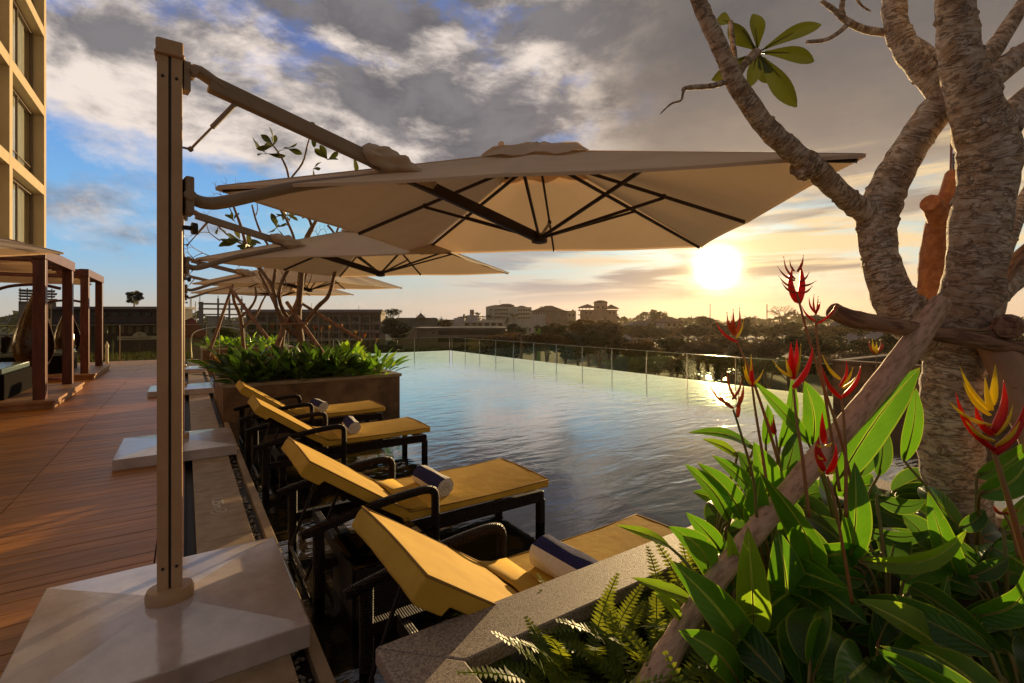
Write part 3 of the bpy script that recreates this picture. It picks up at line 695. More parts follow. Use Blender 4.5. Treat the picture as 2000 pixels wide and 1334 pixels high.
for x, y, lab in ((-2.35, 22.7, 'slim pale bollard light before the glass at the end of the deck'),):
    b_ = MB(); b_.lathe((x, y, 0), [(.045, 0), (.045, .55), (.06, .56), (.06, .62), (.03, .70), (.005, .78)], 14); tag(b_.build('bollard_light', M['paint_white'], auto=40), lab, 'bollard')
# ================================================================== PERGOLAS, DAYBEDS, PODS
def make_pergola(x1, y0, y1, label, zt=2.86):
    root = empty('pergola', (x1, y0, 0), 0, label, 'pergola', 'red timber pergolas on low platforms'); w = 3.0; L = y1-y0
    pl = MB(); pl.b2(-w-.2, .12, -.18, L+.12, 0.001, .10); pl.b2(-w-.2, .15, -.21, L+.15, .10, .15); pl.build('platform', M['platform_wood'], root, bevel=.006)
    for x in (-.10, -w+.1):
        for y in (.1, L-.1):
            p = MB(); p.box((x, y, .15+(zt-.15-.2)/2), (.17, .17, zt-.35)); p.build('post', M['redwood'], root, bevel=.006)
    for x in (-.10, -w+.1): p = MB(); p.box((x, L/2, zt-.1), (.2, L+.1, .2)); p.build('beam', M['redwood'], root, bevel=.006)
    for y in (.1, L*.36, L*.66, L-.1): p = MB(); p.box((-w/2, y, zt-.1), (w-.402, .1 if .1 < y < L-.2 else .2, .18)); p.build('cross_beam', M['redwood'], root)
    c = MB(); n = 16; vs = []
    for a in range(n+1):
        for b in range(5): vs.append((-w+.25+(w-.5)*b/4, .25+(L-.5)*a/n, zt-.24-.06*abs(math.sin(a*math.pi/3))))
    c.add(vs, [(a*5+b, (a+1)*5+b, (a+1)*5+b+1, a*5+b+1) for a in range(n) for b in range(4)]); c.build('shade_cloth', M['canopy_cloth'], root, smooth=True)
    return root
make_pergola(-2.06, 11.83, 14.51, 'nearest red timber pergola, two square posts on a low wooden platform')
make_pergola(-2.10, 16.82, 19.55, 'farther red timber pergola at the end of the deck', 2.9)
def make_daybed(label, loc):
    root = empty('daybed', loc, 0, label, 'daybed', 'dark wicker daybeds under the pergolas')
    b = MB(); b.b2(-1.15, .15, 0, 1.9, 0, .45); b.build('body', M['black_weave'], root, bevel=.02)
    c = MB(); c.b2(-1.12, .12, .03, 1.87, .45, .56); c.build('mattress', M['white_fabric'], root, bevel=.03, seg=3)
    c = MB(); c.b2(-1.45, -1.16, 0, 1.9, 0, 1.0); c.build('backrest', M['dark_cushion'], root, bevel=.05, seg=3)
    for y in (.3, 1.0, 1.6): q = MB(); q.box((-.95, y, .78), (.16, .5, .42), rot=Matrix.Rotation(.25, 3, 'Y')); q.build('pillow', M['dark_cushion'], root, bevel=.06, seg=3)
    return root
make_daybed('dark wicker daybed with a shiny top under the nearest pergola', (-2.8, 12.1, .151))
make_daybed('dark wicker daybed with a shiny top under the farther pergola', (-2.8, 17.2, .151))
def make_pod(label, loc, h=1.55, r=.43, face=0):
    root = empty('hanging_pod_chair', loc, face, label, 'hanging chair', 'teardrop hanging pod chairs on arched stands')
    n = 28; prof = [(.012, 0), (.05, -.10), (.12, -.25), (.21, -.45), (.31, -.68), (.39, -.92), (.42, -1.12), (.39, -1.32), (.30, -1.50), (.17, -1.63), (.03, -1.69)]
    m = MB(); vs = []; k = h/1.69; q = r/.42
    for pr, pz in prof:
        for i in range(n): a = 2*math.pi*i/n; vs.append((pr*q*math.cos(a), pr*q*math.sin(a), pz*k))
    fs = []
    for j in range(len(prof)-1):
        for i in range(n):
            if 3 <= j <= 7 and i in (24, 25, 26, 27, 0): continue      # open side of the pod
            a = j*n+i; b = j*n+(i+1) % n; fs.append((a, b, b+n, a+n))
    m.add(vs, fs); s = m.build('shell', M['pod_wicker'], root, smooth=True); t = s.modifiers.new('thick', 'SOLIDIFY'); t.thickness = .02
    c = MB(); c.lathe((0, 0, -1.45*k), [(.05, -.06), (.22*q, 0), (.30*q, .08), (.27*q, .15), (.05, .16)], 20); c.build('seat_pad', M['dark_cushion'], root, smooth=True)
    c = MB(); c.tube([(0, 0, 0), (0, 0, .18)], .012, 8); c.build('chain', M['steel'], root)
    st = MB(); st.tube([(-.75, .25, -1.95), (-1.0, .2, -1.2), (-.95, .15, -.5), (-.6, .05, .05), (0, 0, .20), (.45, -.03, .12)], .035, 10, sub=6); st.tube([(-.75, .25, -1.95), (.5, .25, -1.95)], .035, 8); st.tube([(-.75, .6, -1.95), (-.75, -.3, -1.95)], .035, 8)
    st.build('stand', M['redwood'], root, smooth=True)
    return root
make_pod('larger brown wicker pod chair hanging left of the nearest pergola post', (-2.80, 14.9, 2.16), h=1.75, r=.33)
make_pod('golden wicker pod chair hanging between the pergola posts', (-2.95, 19.6, 1.95), h=1.5, r=.29)

# ================================================================== HOTEL TOWER (left)
def make_tower():
    root = empty('hotel_tower', (-5.5, 0, 0), 0, 'tall cream hotel tower with deep grid facade and glass windows at the left edge', 'building')
    x0 = 0.0; fins = [15.15, 20.55, 25.95, 31.35]; ZB, ZT = 3.7, 31.0; st = 3.72; z0 = 3.7
    w = MB(); w.b2(-9, -.60, 10, 31.3, ZB, ZT); w.b2(-9, -.6, 10, 26.6, -.6, ZB-.002); w.build('wall', M['tower_stucco'], root)
    for y in fins: f = MB(); f.b2(-.598, x0, y-.2, y+.2, ZB, ZT); f.build('column', M['tower_stucco'], root)
    for k in range(8):
        z = z0+k*st
        for a, b in zip(fins, fins[1:]): f = MB(); f.b2(-.596, x0-.004, a+.2, b-.2, z-.02, z+.42); f.build('ledge', M['tower_stucco'], root)
    for k in range(7):
        z = z0+k*st+.42
        for a, b in zip(fins, fins[1:]):
            ya, yb = a+.55, b-.28; wz = z+.0; h = st-.44
            fr = MB()
            for yy in (ya, yb): fr.box((-.44, yy, wz+h/2), (.10, .07, h-.02))
            fr.box((-.44, (ya+yb)/2, wz+.04), (.10, yb-ya-.07, .06)); fr.box((-.44, (ya+yb)/2, wz+h-.06), (.10, yb-ya-.07, .06)); fr.box((-.44, ya+(yb-ya)*.5, wz+h/2), (.08, .05, h-.14)); fr.box((-.44, (ya+yb)/2, wz+.75), (.05, yb-ya-.14, .04))
            fo = fr.build('window', M['tower_frame'], root)
            g = MB(); g.box((-.45, (ya+yb)/2, wz+h/2), (.012, yb-ya-.07, h-.12)); g.build('pane', M['window_glass'], fo)
            cu = MB(); vs = []; n = 50
            for i in range(n+1):
                t = i/n; yy = ya+.05+(yb-ya-.1)*(t*.84)
                for zz in (wz+.05, wz+h-.1): vs.append((-.54+.025*math.sin(i*1.9), yy, zz))
            cu.add(vs, [(i*2, i*2+1, i*2+3, i*2+2) for i in range(n)]); cu.build('curtain', M['curtain'], fo)
    # ground floor openings
    for y in (11, 15, 19, 23): f = MB(); f.box((-.57, y+1.2, 1.5), (.06, 2.4, 2.9)); f.build('door', M['b_window'], root)
    f = MB(); f.b2(-.6, -.1, 10, 26.4, 3.05, 3.45); f.build('canopy_slab', M['tower_stucco'], root)
    return root
make_tower()
# ================================================================== FAR BUILDINGS
def mpp(D): return D/F
def zat(py, D): return CH+(HY-py)/F*D
def site(px, D, extra=0):
    p = R3(px, HY, D); return Vector((p.x, p.y, GZ)), -YAW+extra
class B:
    def __init__(s, px0, px1, D, name, label, cat='building', extra=None, group=None):
        pc = (px0+px1)/2; s.e = math.atan((CX-pc)/F) if (px1-px0 < 130 and extra is None) else (extra or 0)
        loc, rz = site(pc, D, s.e); s.D = D; s.pc = pc; s.w = (px1-px0)/F*D; s.px0 = px0; s.root = empty(name, loc, rz, label, cat, group)
    def x(s, px):
        k = (px-CX)/F; return (k*s.D-(s.pc-CX)/F*s.D)/(math.cos(s.e)-k*math.sin(s.e))
    def z(s, py): return zat(py, s.D)-GZ
    def part(s, mb, name, mat, parent=None, **k): return mb.build(name, mat, parent or s.root, **k)
    def box(s, px0, px1, ya, yb, name, mat, y0=0, dep=10, parent=None):
        m = MB(); za = s.z(yb) if yb is not None else 0
        m.b2(s.x(px0), s.x(px1), y0, y0+dep, za, s.z(ya)); return s.part(m, name, mat, parent)
    def wins(s, px0, px1, nx, ya, yb, ny, fw=.6, fh=.6, mat=None, name='window', y0=0):
        for i in range(nx):
            for j in range(ny):
                cx = s.x(px0)+(s.x(px1)-s.x(px0))*(i+.5)/nx; w = (s.x(px1)-s.x(px0))/nx*fw
                z1, z0 = s.z(ya), s.z(yb); cz = z0+(z1-z0)*(j+.5)/ny; h = (z1-z0)/ny*fh
                m = MB(); m.box((cx, y0, cz), (w, .12, h)); s.part(m, name, mat or M['b_window'])
def hip(mb, x0, x1, y0, y1, z0, z1, inset=.3, over=.6):
    x0 -= over; x1 += over; y0 -= over; y1 += over; i = min((x1-x0), (y1-y0))*inset; ym = (y0+y1)/2
    mb.add([(x0, y0, z0), (x1, y0, z0), (x1, y1, z0), (x0, y1, z0), (x0+i, ym, z1), (x1-i, ym, z1), (x0, y0, z0-.3), (x1, y0, z0-.3), (x1, y1, z0-.3), (x0, y1, z0-.3)],
           [(0, 1, 5, 4), (1, 2, 5), (2, 3, 4, 5), (3, 0, 4), (0, 6, 7, 1), (1, 7, 8, 2), (2, 8, 9, 3), (3, 9, 6, 0), (6, 9, 8, 7)])
    return mb
# long dark office building with lettering on its parapet
b = B(60, 346, 62, 'office_building', 'long dark office building with blue letters on its roof edge, beyond the deck end')
b.box(60, 346, 604, None, 'wall', M['b_dark'], dep=3)
b.box(58, 350, 599, 604, 'parapet', M['b_concrete'], y0=-.9, dep=4.2)
b.box(120, 346, 628, 633, 'awning', M['pole_dark'], y0=-1.4, dep=1.38)
b.wins(150, 344, 9, 609, 619, 1, .55, .8, y0=-.02); b.wins(150, 344, 12, 636, 652, 1, .5, .85, y0=-.02, mat=M['b_wood'])
t = text('APARTMENT OFFICES', .40, (b.x(171), -.95, b.z(601.8)), (math.pi/2, 0, 0), M['sign_blue'], 'lettering', b.root, .01, sx=1.55)
s = B(229, 318, 58, 'shop_sign', 'white shop sign board with a rounded arch on top, beyond the deck end', 'sign')
s.box(229, 318, 656.5, 663.5, 'board', M['sign_white'], dep=.15)
for px in (236, 273, 312): s.box(px-.6, px+.6, 663.5, None, 'post', M['mast_steel'], y0=.04, dep=.07)
m = MB(); cx = s.x(273); r = .68; m.add([(cx+r*math.cos(a*math.pi/14), y, s.z(656.5)+.005+r*.72*math.sin(a*math.pi/14)) for y in (.02, .13) for a in range(15)], [tuple(range(14, -1, -1)), tuple(range(15, 30))]+[(i, i+1, i+16, i+15) for i in range(14)]); s.part(m, 'arch', M['sign_white'])
text('Permanentes SERVICE', .36, (s.x(262), -.01, s.z(660.2)), (math.pi/2, 0, 0), M['mast_steel'], 'lettering', s.root, .01)
m = MB(); m.lathe((cx, 0, s.z(653.5)), [(.02, 0), (.2, .02), (.16, .06), (.02, .1)], 10); s.part(m, 'emblem', M['mast_steel'])
b = B(66, 101, 40, 'small_building', 'small sunlit beige building with three stacked windows, seen between the pods')
b.box(66, 101, 597, None, 'wall', M['b_beige'], dep=5); b.box(64.5, 102.5, 595.5, 597, 'roof', M['b_beige'], y0=-.2, dep=5.4)
for y in (602, 632, 661):
    b.box(95, 99, y, y+20, 'window', M['b_window'], y0=-.04, dep=.06)
b = B(36, 112, 150, 'open_frame_tower', 'distant unfinished multi level concrete frame behind the pergola')
for k, y in enumerate((566, 571.5, 577, 583, 589)): b.box(36, 108+(k % 2)*4, y, y+1.8, 'floor_slab', M['b_concrete'], dep=12)
for px in (38, 52, 68, 84, 100): b.box(px, px+2.4, 563, None, 'column', M['b_concrete'], y0=.3, dep=.6)
b.box(36, 110, 590, None, 'wall', M['b_concrete'], y0=.5, dep=10)
# unfinished concrete frame
b = B(387, 480, 150, 'unfinished_building', 'unfinished concrete frame building with bare columns above the red roof')
for px, w in ((388, 9), (424, 4), (446, 4), (470, 4)):
    b.box(px, px+w, 583 if w < 9 else 590, None, 'column', M['b_concrete'], dep=1)
    b.box(px+1, px+1.8, 577, 583 if w < 9 else 590, 'rebar', M['mast_steel'], y0=.3, dep=.1); b.box(px+2.6, px+3.3, 578, 583 if w < 9 else 590, 'rebar', M['mast_steel'], y0=.3, dep=.1)
for y in (592, 602, 613): b.box(387, 480, y, y+2.2, 'floor_slab', M['b_concrete'], y0=.1, dep=9)
b.box(405, 440, 617, None, 'wall', M['b_white'], y0=1.2, dep=7); b.box(455, 478, 628, None, 'wall', M['b_white'], y0=1.2, dep=7); b.box(387, 480, 633, None, 'wall', M['b_concrete'], y0=1.4, dep=7)
# red tiled roof
b = B(350, 404, 62, 'tiled_house', 'house with a steep red tiled roof left of the middle planter')
b.box(352, 396, 653, None, 'wall', M['b_block'], dep=7); m = MB(); hip(m, b.x(340), b.x(398), 0, 7, b.z(654), b.z(620), .42, .5); b.part(m, 'roof', M['r_red'])
# apartment block
b = B(478, 744, 190, 'apartment_block', 'long four storey apartment block with open balconies behind the middle planter')
b.box(480, 742, 612, None, 'wall', M['b_block'], y0=2.2, dep=6)
for y in (616, 632, 648, 664, 680): b.box(478, 744, y, y+1.5, 'floor_slab', M['b_block'], y0=0, dep=2.15)
m = MB(); m.b2(b.x(476), b.x(746), -.6, 8.5, b.z(613.5), b.z(609)); hip(m, b.x(478), b.x(744), .2, 8, b.z(609), b.z(604), .1, .3); b.part(m, 'roof', M['r_brown'])
for i in range(14):
    px = 480+i*20.1; b.box(px, px+2.4, 613, None, 'pier', M['b_block'], y0=.05, dep=2.1)
rg = random.Random(4)
for i in range(13):
    for j in range(4):
        px = 485+i*20.1; y = 619+j*16
        b.box(px+(1 if rg.random() < .5 else 5), px+14, y, y+10.5, 'window', M['b_window'], y0=2.12, dep=.1)
        if rg.random() < .6: b.box(px-1, px+15.5, y+9.2, y+12.5, 'balcony', M['b_block'] if rg.random() < .7 else M['b_concrete'], y0=.12, dep=.15)
# temple roof house
b = B(765, 862, 200, 'temple_house', 'wide dark roofed house with a small pointed temple gable on its ridge')
b.box(770, 858, 636, None, 'wall', M['b_block'], dep=14); m = MB(); hip(m, b.x(766), b.x(860), 0, 14, b.z(640), b.z(620.5), .12, .5); b.part(m, 'roof', M['r_green'])
m = MB(); cx = b.x(822); zz = b.z(621); m.add([(cx-2.2, 5, zz), (cx+2.2, 5, zz), (cx, 5, zz+2.2), (cx-2.2, 9, zz), (cx+2.2, 9, zz), (cx, 9, zz+2.2)], [(0, 1, 2), (5, 4, 3), (0, 2, 5, 3), (1, 4, 5, 2), (0, 3, 4, 1)])
for dx in (-1.7, 0, 1.7): m.bar((cx+dx, 5, zz+(2.1 if dx == 0 else .4)), (cx+dx, 5, zz+(3.3 if dx == 0 else 1.5)), .12, .12)
b.part(m, 'gable', M['b_concrete'])
# long low building
b = B(812, 992, 112, 'low_building', 'long low building with a dark band of windows just beyond the far pool fence')
b.box(815, 988, 642, None, 'wall', M['b_block'], dep=10); b.box(808, 994, 640, 642.2, 'roof', M['b_concrete'], y0=-1.0, dep=12)
b.box(856, 976, 646, 654, 'window', M['b_window'], y0=-.06, dep=.1); b.box(856, 976, 659, 668, 'window', M['b_window'], y0=-.06, dep=.1); b.box(844, 849, 648, 651, 'vent', M['r_brown'], y0=-.06, dep=.1); b.box(816, 817.5, 646, 668, 'pipe', M['mast_steel'], y0=-.15, dep=.12)
m = MB(); hip(m, b.x(858), b.x(985), 1, 11, b.z(640), b.z(637.5), .3, .3); b.part(m, 'roof', M['r_green'])
# white building with tanks
b = B(885, 986, 205, 'white_building', 'white flat roofed building with two round water tanks on top')
b.box(885, 985, 627, None, 'wall', M['b_white'], dep=14); b.box(912, 933, 615.5, 627, 'stair_house', M['b_white'], y0=1, dep=6); b.box(887, 907, 621, 627, 'roof_room', M['b_white'], y0=2, dep=7)
for px in (919.5, 923.6): m = MB(); m.lathe((b.x(px), 3, b.z(615.5)), [(.42, 0), (.42, 2.3), (.3, 2.4)], 12); b.part(m, 'water_tank', M['r_grey'], auto=40)
b.box(933, 984, 617.5, 619, 'canopy', M['r_grey'], y0=1, dep=6)
for px in (935, 945, 955, 965, 975, 983): b.box(px, px+.8, 619, 627, 'post', M['r_grey'], y0=1.2, dep=.2)
for px in (908, 922.5, 934, 947, 960, 973): b.box(px, px+8, 631, 637, 'window', M['b_window'], y0=-.06, dep=.1)
b.box(906, 982, 629.3, 630.3, 'sunshade', M['b_white'], y0=-.9, dep=.88)
# pale hotel
b = B(949, 1038, 330, 'pale_hotel', 'pale greenish white hotel of four floors with a brown stepped roof')
b.box(949, 1007, 599, None, 'wall', M['b_cyan'], dep=18); b.box(1007, 1038, 600, None, 'wall', M['b_cyan'], y0=-1.5, dep=20)
for y in (602, 609.5, 617): b.box(966, 993, y, y+1.1, 'balcony', M['b_white'], y0=-1.0, dep=.98); b.box(1010, 1036, y+.6, y+1.7, 'balcony', M['b_white'], y0=-2.6, dep=1.08)
for y in (603.6, 611, 618.6):
    for k in range(6): b.box(967+k*4.3, 970+k*4.3, y, y+3.4, 'window', M['b_window'], y0=-.08, dep=.1)
    for k in range(5): b.box(1011.5+k*5, 1015+k*5, y+.6, y+4, 'window', M['b_window'], y0=-1.58, dep=.1)
    b.box(957, 960, y, y+3, 'window', M['b_window'], y0=-.08, dep=.1)
m = MB(); hip(m, b.x(951), b.x(1006), 1, 16, b.z(599), b.z(595), .35, .6); hip(m, b.x(974), b.x(1004), 3, 14, b.z(596), b.z(592.5), .3, .3); hip(m, b.x(1008), b.x(1030), 0, 14, b.z(600), b.z(596.5), .4, .3); b.part(m, 'roof', M['r_brown']); b.box(976.4, 976.9, 586, 594, 'antenna', M['mast_steel'], y0=5, dep=.2)
b = B(1037, 1112, 300, 'brown_roof_building', 'building with a broad brown hipped roof right of the pale hotel')
b.box(1037, 1068, 606, None, 'wall', M['b_white'], dep=14); b.box(1066, 1108, 609, None, 'wall', M['b_block'], y0=-1.5, dep=16); m = MB(); hip(m, b.x(1038), b.x(1106), -1, 15, b.z(608), b.z(596.5), .55, .6); b.part(m, 'roof', M['r_brown'])
for k in range(5): b.box(1041+k*5, 1044+k*5, 610, 613, 'window', M['b_window'], y0=-.08, dep=.1)
m = MB(); m.add([(b.x(1052), -.2, b.z(602)), (b.x(1063), -.2, b.z(602)), (b.x(1058), -.2, b.z(598)), (b.x(1058), 4, b.z(598))], [(0, 1, 2), (1, 3, 2), (0, 2, 3)]); b.part(m, 'gable', M['b_white']); b.box(1066, 1077, 616, 630, 'panel', M['b_pink'], y0=-1.6, dep=.1)
b = B(1100, 1126, 340, 'small_tan_building', 'small tan flat roofed block between the brown roof and the domed hotel')
b.box(1100, 1125, 607, None, 'wall', M['b_beige'], dep=12); b.box(1117, 1121, 604.5, 607, 'tank', M['mast_steel'], y0=2, dep=3); b.box(1106, 1106.5, 604, 607, 'antenna', M['mast_steel'], y0=2, dep=.2); b.wins(1102, 1123, 3, 611, 620, 1, .5, .5)
b = B(1130, 1207, 330, 'domed_hotel', 'pinkish hotel with a raised curved brown roof, the tallest far building')
b.box(1133, 1205, 605, None, 'wall', M['b_pink'], dep=18); b.box(1160, 1186, 591, 605, 'tower', M['b_pink'], y0=-1, dep=14)
for y in (605, 614, 623): b.box(1129, 1160, y, y+2, 'balcony', M['b_pink'], y0=-1.4, dep=1.38); b.box(1186, 1208, y, y+2, 'balcony', M['b_pink'], y0=-1.4, dep=1.38)
for px in (1131, 1137.5, 1144, 1151): b.box(px, px+1.2, 600, 605, 'column', M['b_pink'], y0=-.6, dep=.4)
m = MB(); hip(m, b.x(1130), b.x(1164), -1, 16, b.z(600), b.z(593), .5, .4); hip(m, b.x(1180), b.x(1208), -1, 16, b.z(602), b.z(594), .5, .4); b.part(m, 'roof', M['r_brown'])
m = MB(); n = 8; cx, cy = b.x(1173), 6
for (r0, za), (r1, zb) in (((5.6, b.z(591.5)), (4.4, b.z(588.2))), ((4.4, b.z(588.2)), (2.2, b.z(586.3))), ((2.2, b.z(586.3)), (.1, b.z(585.8)))):
    m.add([(cx+r*math.cos(k*math.pi/4+.39), cy+r*math.sin(k*math.pi/4+.39), z) for r, z in ((r0, za), (r1, zb)) for k in range(8)], [(k, (k+1) % 8, (k+1) % 8+8, k+8) for k in range(8)])
b.part(m, 'dome', M['r_brown']); b.wins(1140, 1158, 2, 609, 613, 1, .3, .8); b.wins(1188, 1203, 2, 609, 613, 1, .3, .8); b.wins(1164, 1182, 2, 597, 603, 1, .4, .6, y0=-1.0)
b = B(1043, 1058, 118, 'green_hut', 'small bright green hut among the dark trees')
b.box(1044, 1056, 638, None, 'wall', M['b_green'], dep=1.5); m = MB(); hip(m, b.x(1044), b.x(1056), 0, 1.5, b.z(638), b.z(634), .45, .15); b.part(m, 'roof', M['r_green']); b.box(1046.5, 1050, 641, 647, 'window', M['b_window'], y0=-.04, dep=.05)
for (x0, x1, yt, yr, D, lab, mt) in ((1233, 1275, 637, 627, 230, 'hazy house with a grey gable roof, leftmost of the houses below the sun', 'r_grey'), (1272, 1300, 628, 617, 260, 'hazy house with a pointed dark roof, second below the sun from the left', 'r_brown'), (1298, 1336, 630, 621, 240, 'larger hazy brown roofed house, rightmost of the cluster below the sun', 'r_brown')):
    b = B(x0, x1, D, 'hazy_house', lab, 'house', .15); b.box(x0, x1, yt, None, 'wall', M['b_block'], dep=10); m = MB(); hip(m, b.x(x0), b.x(x1), 0, 10, b.z(yt), b.z(yr), .35, .5); b.part(m, 'roof', M[mt]); b.wins(x0+3, x1-3, 3, yt+2, yt+7, 1, .4, .7)
b = B(1618, 1728, 170, 'long_shed', 'long low shed with a grey roof seen under the horizontal log')
b.box(1622, 1725, 640, None, 'wall', M['b_white'], dep=10); m = MB(); hip(m, b.x(1622), b.x(1725), 0, 10, b.z(641), b.z(629), .1, .9); b.part(m, 'roof', M['r_grey'])
for px in (1663, 1682, 1702): b.box(px, px+13, 643, 648, 'window', M['b_window'], y0=-.06, dep=.1)
def mast(px, ytop, D, w, label, mat='mast_steel', lattice=True, cat='mast'):
    loc, rz = site(px, D); root = empty('radio_mast', loc, rz, label, cat); H = zat(ytop, D)-GZ; t = MB(); r = w/2
    for a in (0, 2.1, 4.2): t.bar((r*math.cos(a), r*math.sin(a), 0), (r*.4*math.cos(a), r*.4*math.sin(a), H), w*.09+.02, w*.09+.02)
    t.build('legs', M[mat], root)
    n = int(H/1.6); t = MB()
    for i in range(n):
        z0 = H*i/n; z1 = H*(i+1)/n
        for a, b_ in ((0, 2.1), (2.1, 4.2), (4.2, 0)):
            f0 = 1-.6*z0/H; f1 = 1-.6*z1/H; t.bar((r*f0*math.cos(a), r*f0*math.sin(a), z0), (r*f1*math.cos(b_), r*f1*math.sin(b_), z1), .06, .06)
    t.build('lattice', M[mat], root); return root, H
for px, yt, D, w, lab in ((373, 584, 420, 3.0, 'thin lattice mast just right of the umbrella pole, the wider of the two'), (382, 589, 420, 1.6, 'thinner mast right beside the wider lattice mast'), (1387, 593, 420, 1.2, 'single thin mast below and left of the sun glow'), (1498, 594, 400, 1.6, 'thin mast left of the bare round tree'), (609, 592, 380, .8, 'thin aerial above the apartment block roof'), (701, 597, 380, .8, 'very faint aerial right of the taller one over the apartment block')): mast(px, yt, D, w, lab)
root, H = mast(1868, 245, 95, 3.4, 'tall red and grey telecom tower with antenna panels behind the tree fork', 'mast_red', cat='telecom tower')
for i, (dx, zf, h) in enumerate(((-1.3, 1.0, 3.6), (-.9, .955, 2.2), (1.1, .97, 3.0), (-1.4, .88, 3.4), (1.2, .87, 3.0), (.2, .93, 1.4), (-.5, .90, 1.4), (.9, .93, 1.2))):
    a = MB(); a.box((dx, -.9, H*zf-h/2), (.28, .2, h)); a.bar((dx, -.9, H*zf-h/2), (0, 0, H*zf-h/2), .07, .07); a.build('antenna', M['mast_steel'], root)
for px, D, H, lab in ((300, 40, 5.5, 'street post with small boxes standing behind the glass left of the umbrella pole'),):
    pass
# ================================================================== FAR TREES
def crown_mesh(name, mat, n=1500, seed=0, leaf=.55, lobes=9, sz=(1, 1, .75)):
    rg = random.Random(seed); mb = MB(); L = []
    for i in range(lobes):
        a = rg.uniform(0, 6.28); r = rg.uniform(.15, .62); L.append((r*math.cos(a), r*math.sin(a), rg.uniform(-.45, .55), rg.uniform(.22, .45)))
    for i in range(n):
        lx, ly, lz, lr = rg.choice(L); v = Vector((rg.gauss(0, 1), rg.gauss(0, 1), rg.gauss(0, 1))).normalized()*lr*rg.uniform(.55, 1.08)
        p = Vector(((lx+v.x)*sz[0], (ly+v.y)*sz[1], (lz+v.z)*sz[2])); a = Vector((rg.gauss(0, 1), rg.gauss(0, 1), rg.gauss(0, .6))).normalized(); b = a.orthogonal().normalized(); s = leaf*.1*rg.uniform(.5, 1.3)
        c = rg.random()
        mb.add([p-a*s, p+b*s*.6, p+a*s, p-b*s*.6], [(0, 1, 2, 3)], [(c, c, c)]*4)
    o = mb.build(name, mat); return o
CR = []
for i, (mt, n, lf) in enumerate((('leaf_dark', 2600, .9), ('leaf_olive', 2600, .8), ('leaf_warm', 2200, .8), ('leaf_dark', 1000, .7), ('leaf_fresh', 2200, .7))):
    o = crown_mesh('crown', M[mt], n, i+3, lf, 7+i*2); CR.append(o.data); COL.objects.unlink(o)
tk = MB(); tk.tube([(0, 0, 0), (.02, 0, .5), (0, .01, 1)], [.05, .035, .015], 7); tk.tube([(.02, 0, .45), (.15, .05, .75), (.24, .1, 1.0)], [.028, .02, .008], 6); tk.tube([(.02, 0, .5), (-.14, -.05, .8), (-.22, -.1, 1.05)], [.026, .018, .008], 6)
TR = tk.build('trunk', M['bark_young']); TRD = TR.data; COL.objects.unlink(TR)
def far_tree(px, ytop, D, wpx, kind, label, group, hpx=None, name='tree'):
    loc, rz = site(px, D); root = empty(name, loc, rnd.uniform(0, 6.28), label, 'tree', group); H = zat(ytop, D)-GZ; w = wpx/F*D; ch = (hpx/F*D) if hpx else w*.8
    ch = min(ch, H*1.1)
    c = bpy.data.objects.new('crown', CR[kind]); COL.objects.link(c); c.parent = root; c.location = (0, 0, H-ch*.5); c.scale = (w*.58, w*.58, ch*.62)
    t = bpy.data.objects.new('trunk', TRD); COL.objects.link(t); t.parent = root; t.location = (0, 0, 0); th = H-ch*.45; t.scale = (th*.7, th*.7, th)
    return root
G1 = 'bushy trees in the belt just beyond the right glass fence'
L1 = 'brownish green bushy tree in the belt just beyond the right glass fence'
# named trees
far_tree(768, 599, 150, 34, 3, 'loose crowned tree with gaps right of the apartment block', None, 26)
far_tree(775, 617, 130, 75, 0, 'dark dense tree mass below the loose crowned tree by the apartment block', None, 50)
far_tree(868, 622, 190, 32, 0, 'dark round tree below the small palm, left of the white building', None, 22)
far_tree(1008, 628, 105, 56, 0, 'dark tree in front of the pale hotel at the end of the low building', None, 46)
far_tree(1088, 627, 110, 70, 1, 'olive tree right behind the green hut', None, 45)
far_tree(1150, 618, 95, 95, 2, 'large warm brown tree below the domed hotel, left of two', None, 70)
far_tree(1188, 619, 85, 78, 2, 'large spreading warm brown tree right below the domed hotel', None, 75)
far_tree(1286, 604, 260, 34, 3, 'loose crowned tree above the hazy houses below the sun', None, 28)
far_tree(1378, 615, 220, 46, 0, 'rounded dark tree just right of the hazy houses', None, 26)
far_tree(1452, 620, 200, 40, 0, 'low dark tree under the orange red heliconia flower', None, 24)
far_tree(1600, 613, 190, 60, 1, 'broad flat topped tree left of the long shed', None, 22)
far_tree(345, 616, 120, 30, 0, 'small dark tree behind the red tiled roof', None, 20)
far_tree(445, 636, 70, 60, 1, 'olive bush tree left behind the middle planter', None, 36)
rg = random.Random(12)
for i in range(30):      # second line of trees
    px = 1210+i*19+rg.uniform(-6, 6); far_tree(px, 632+rg.uniform(-5, 7), rg.uniform(140, 230), rg.uniform(38, 70), rg.choice((0, 0, 1, 2)), 'dark bushy tree in the hazy line between the pool fence and the skyline', 'trees in the hazy middle line', 28)
for i in range(24):
    px = 985+i*30+rg.uniform(-8, 8); far_tree(px, 652+rg.uniform(-9, 14), rg.uniform(62, 105), rg.uniform(60, 105), rg.choice((0, 1, 1, 2)), L1, G1, 50)
for i in range(14):
    px = 560+i*34+rg.uniform(-8, 8); far_tree(px, 668+rg.uniform(-6, 8), rg.uniform(60, 95), rg.uniform(50, 80), rg.choice((0, 1, 4)), 'green bushy tree standing low behind the far pool fence', 'low trees behind the far pool fence', 34)
for i in range(14):
    px = 1240+i*42+rg.uniform(-8, 8); far_tree(px, 690+rg.uniform(-7, 7), rg.uniform(42, 62), rg.uniform(80, 130), rg.choice((1, 4, 2)), 'low hedge like bush just below the right pool fence', 'bushes below the right pool fence', 46)
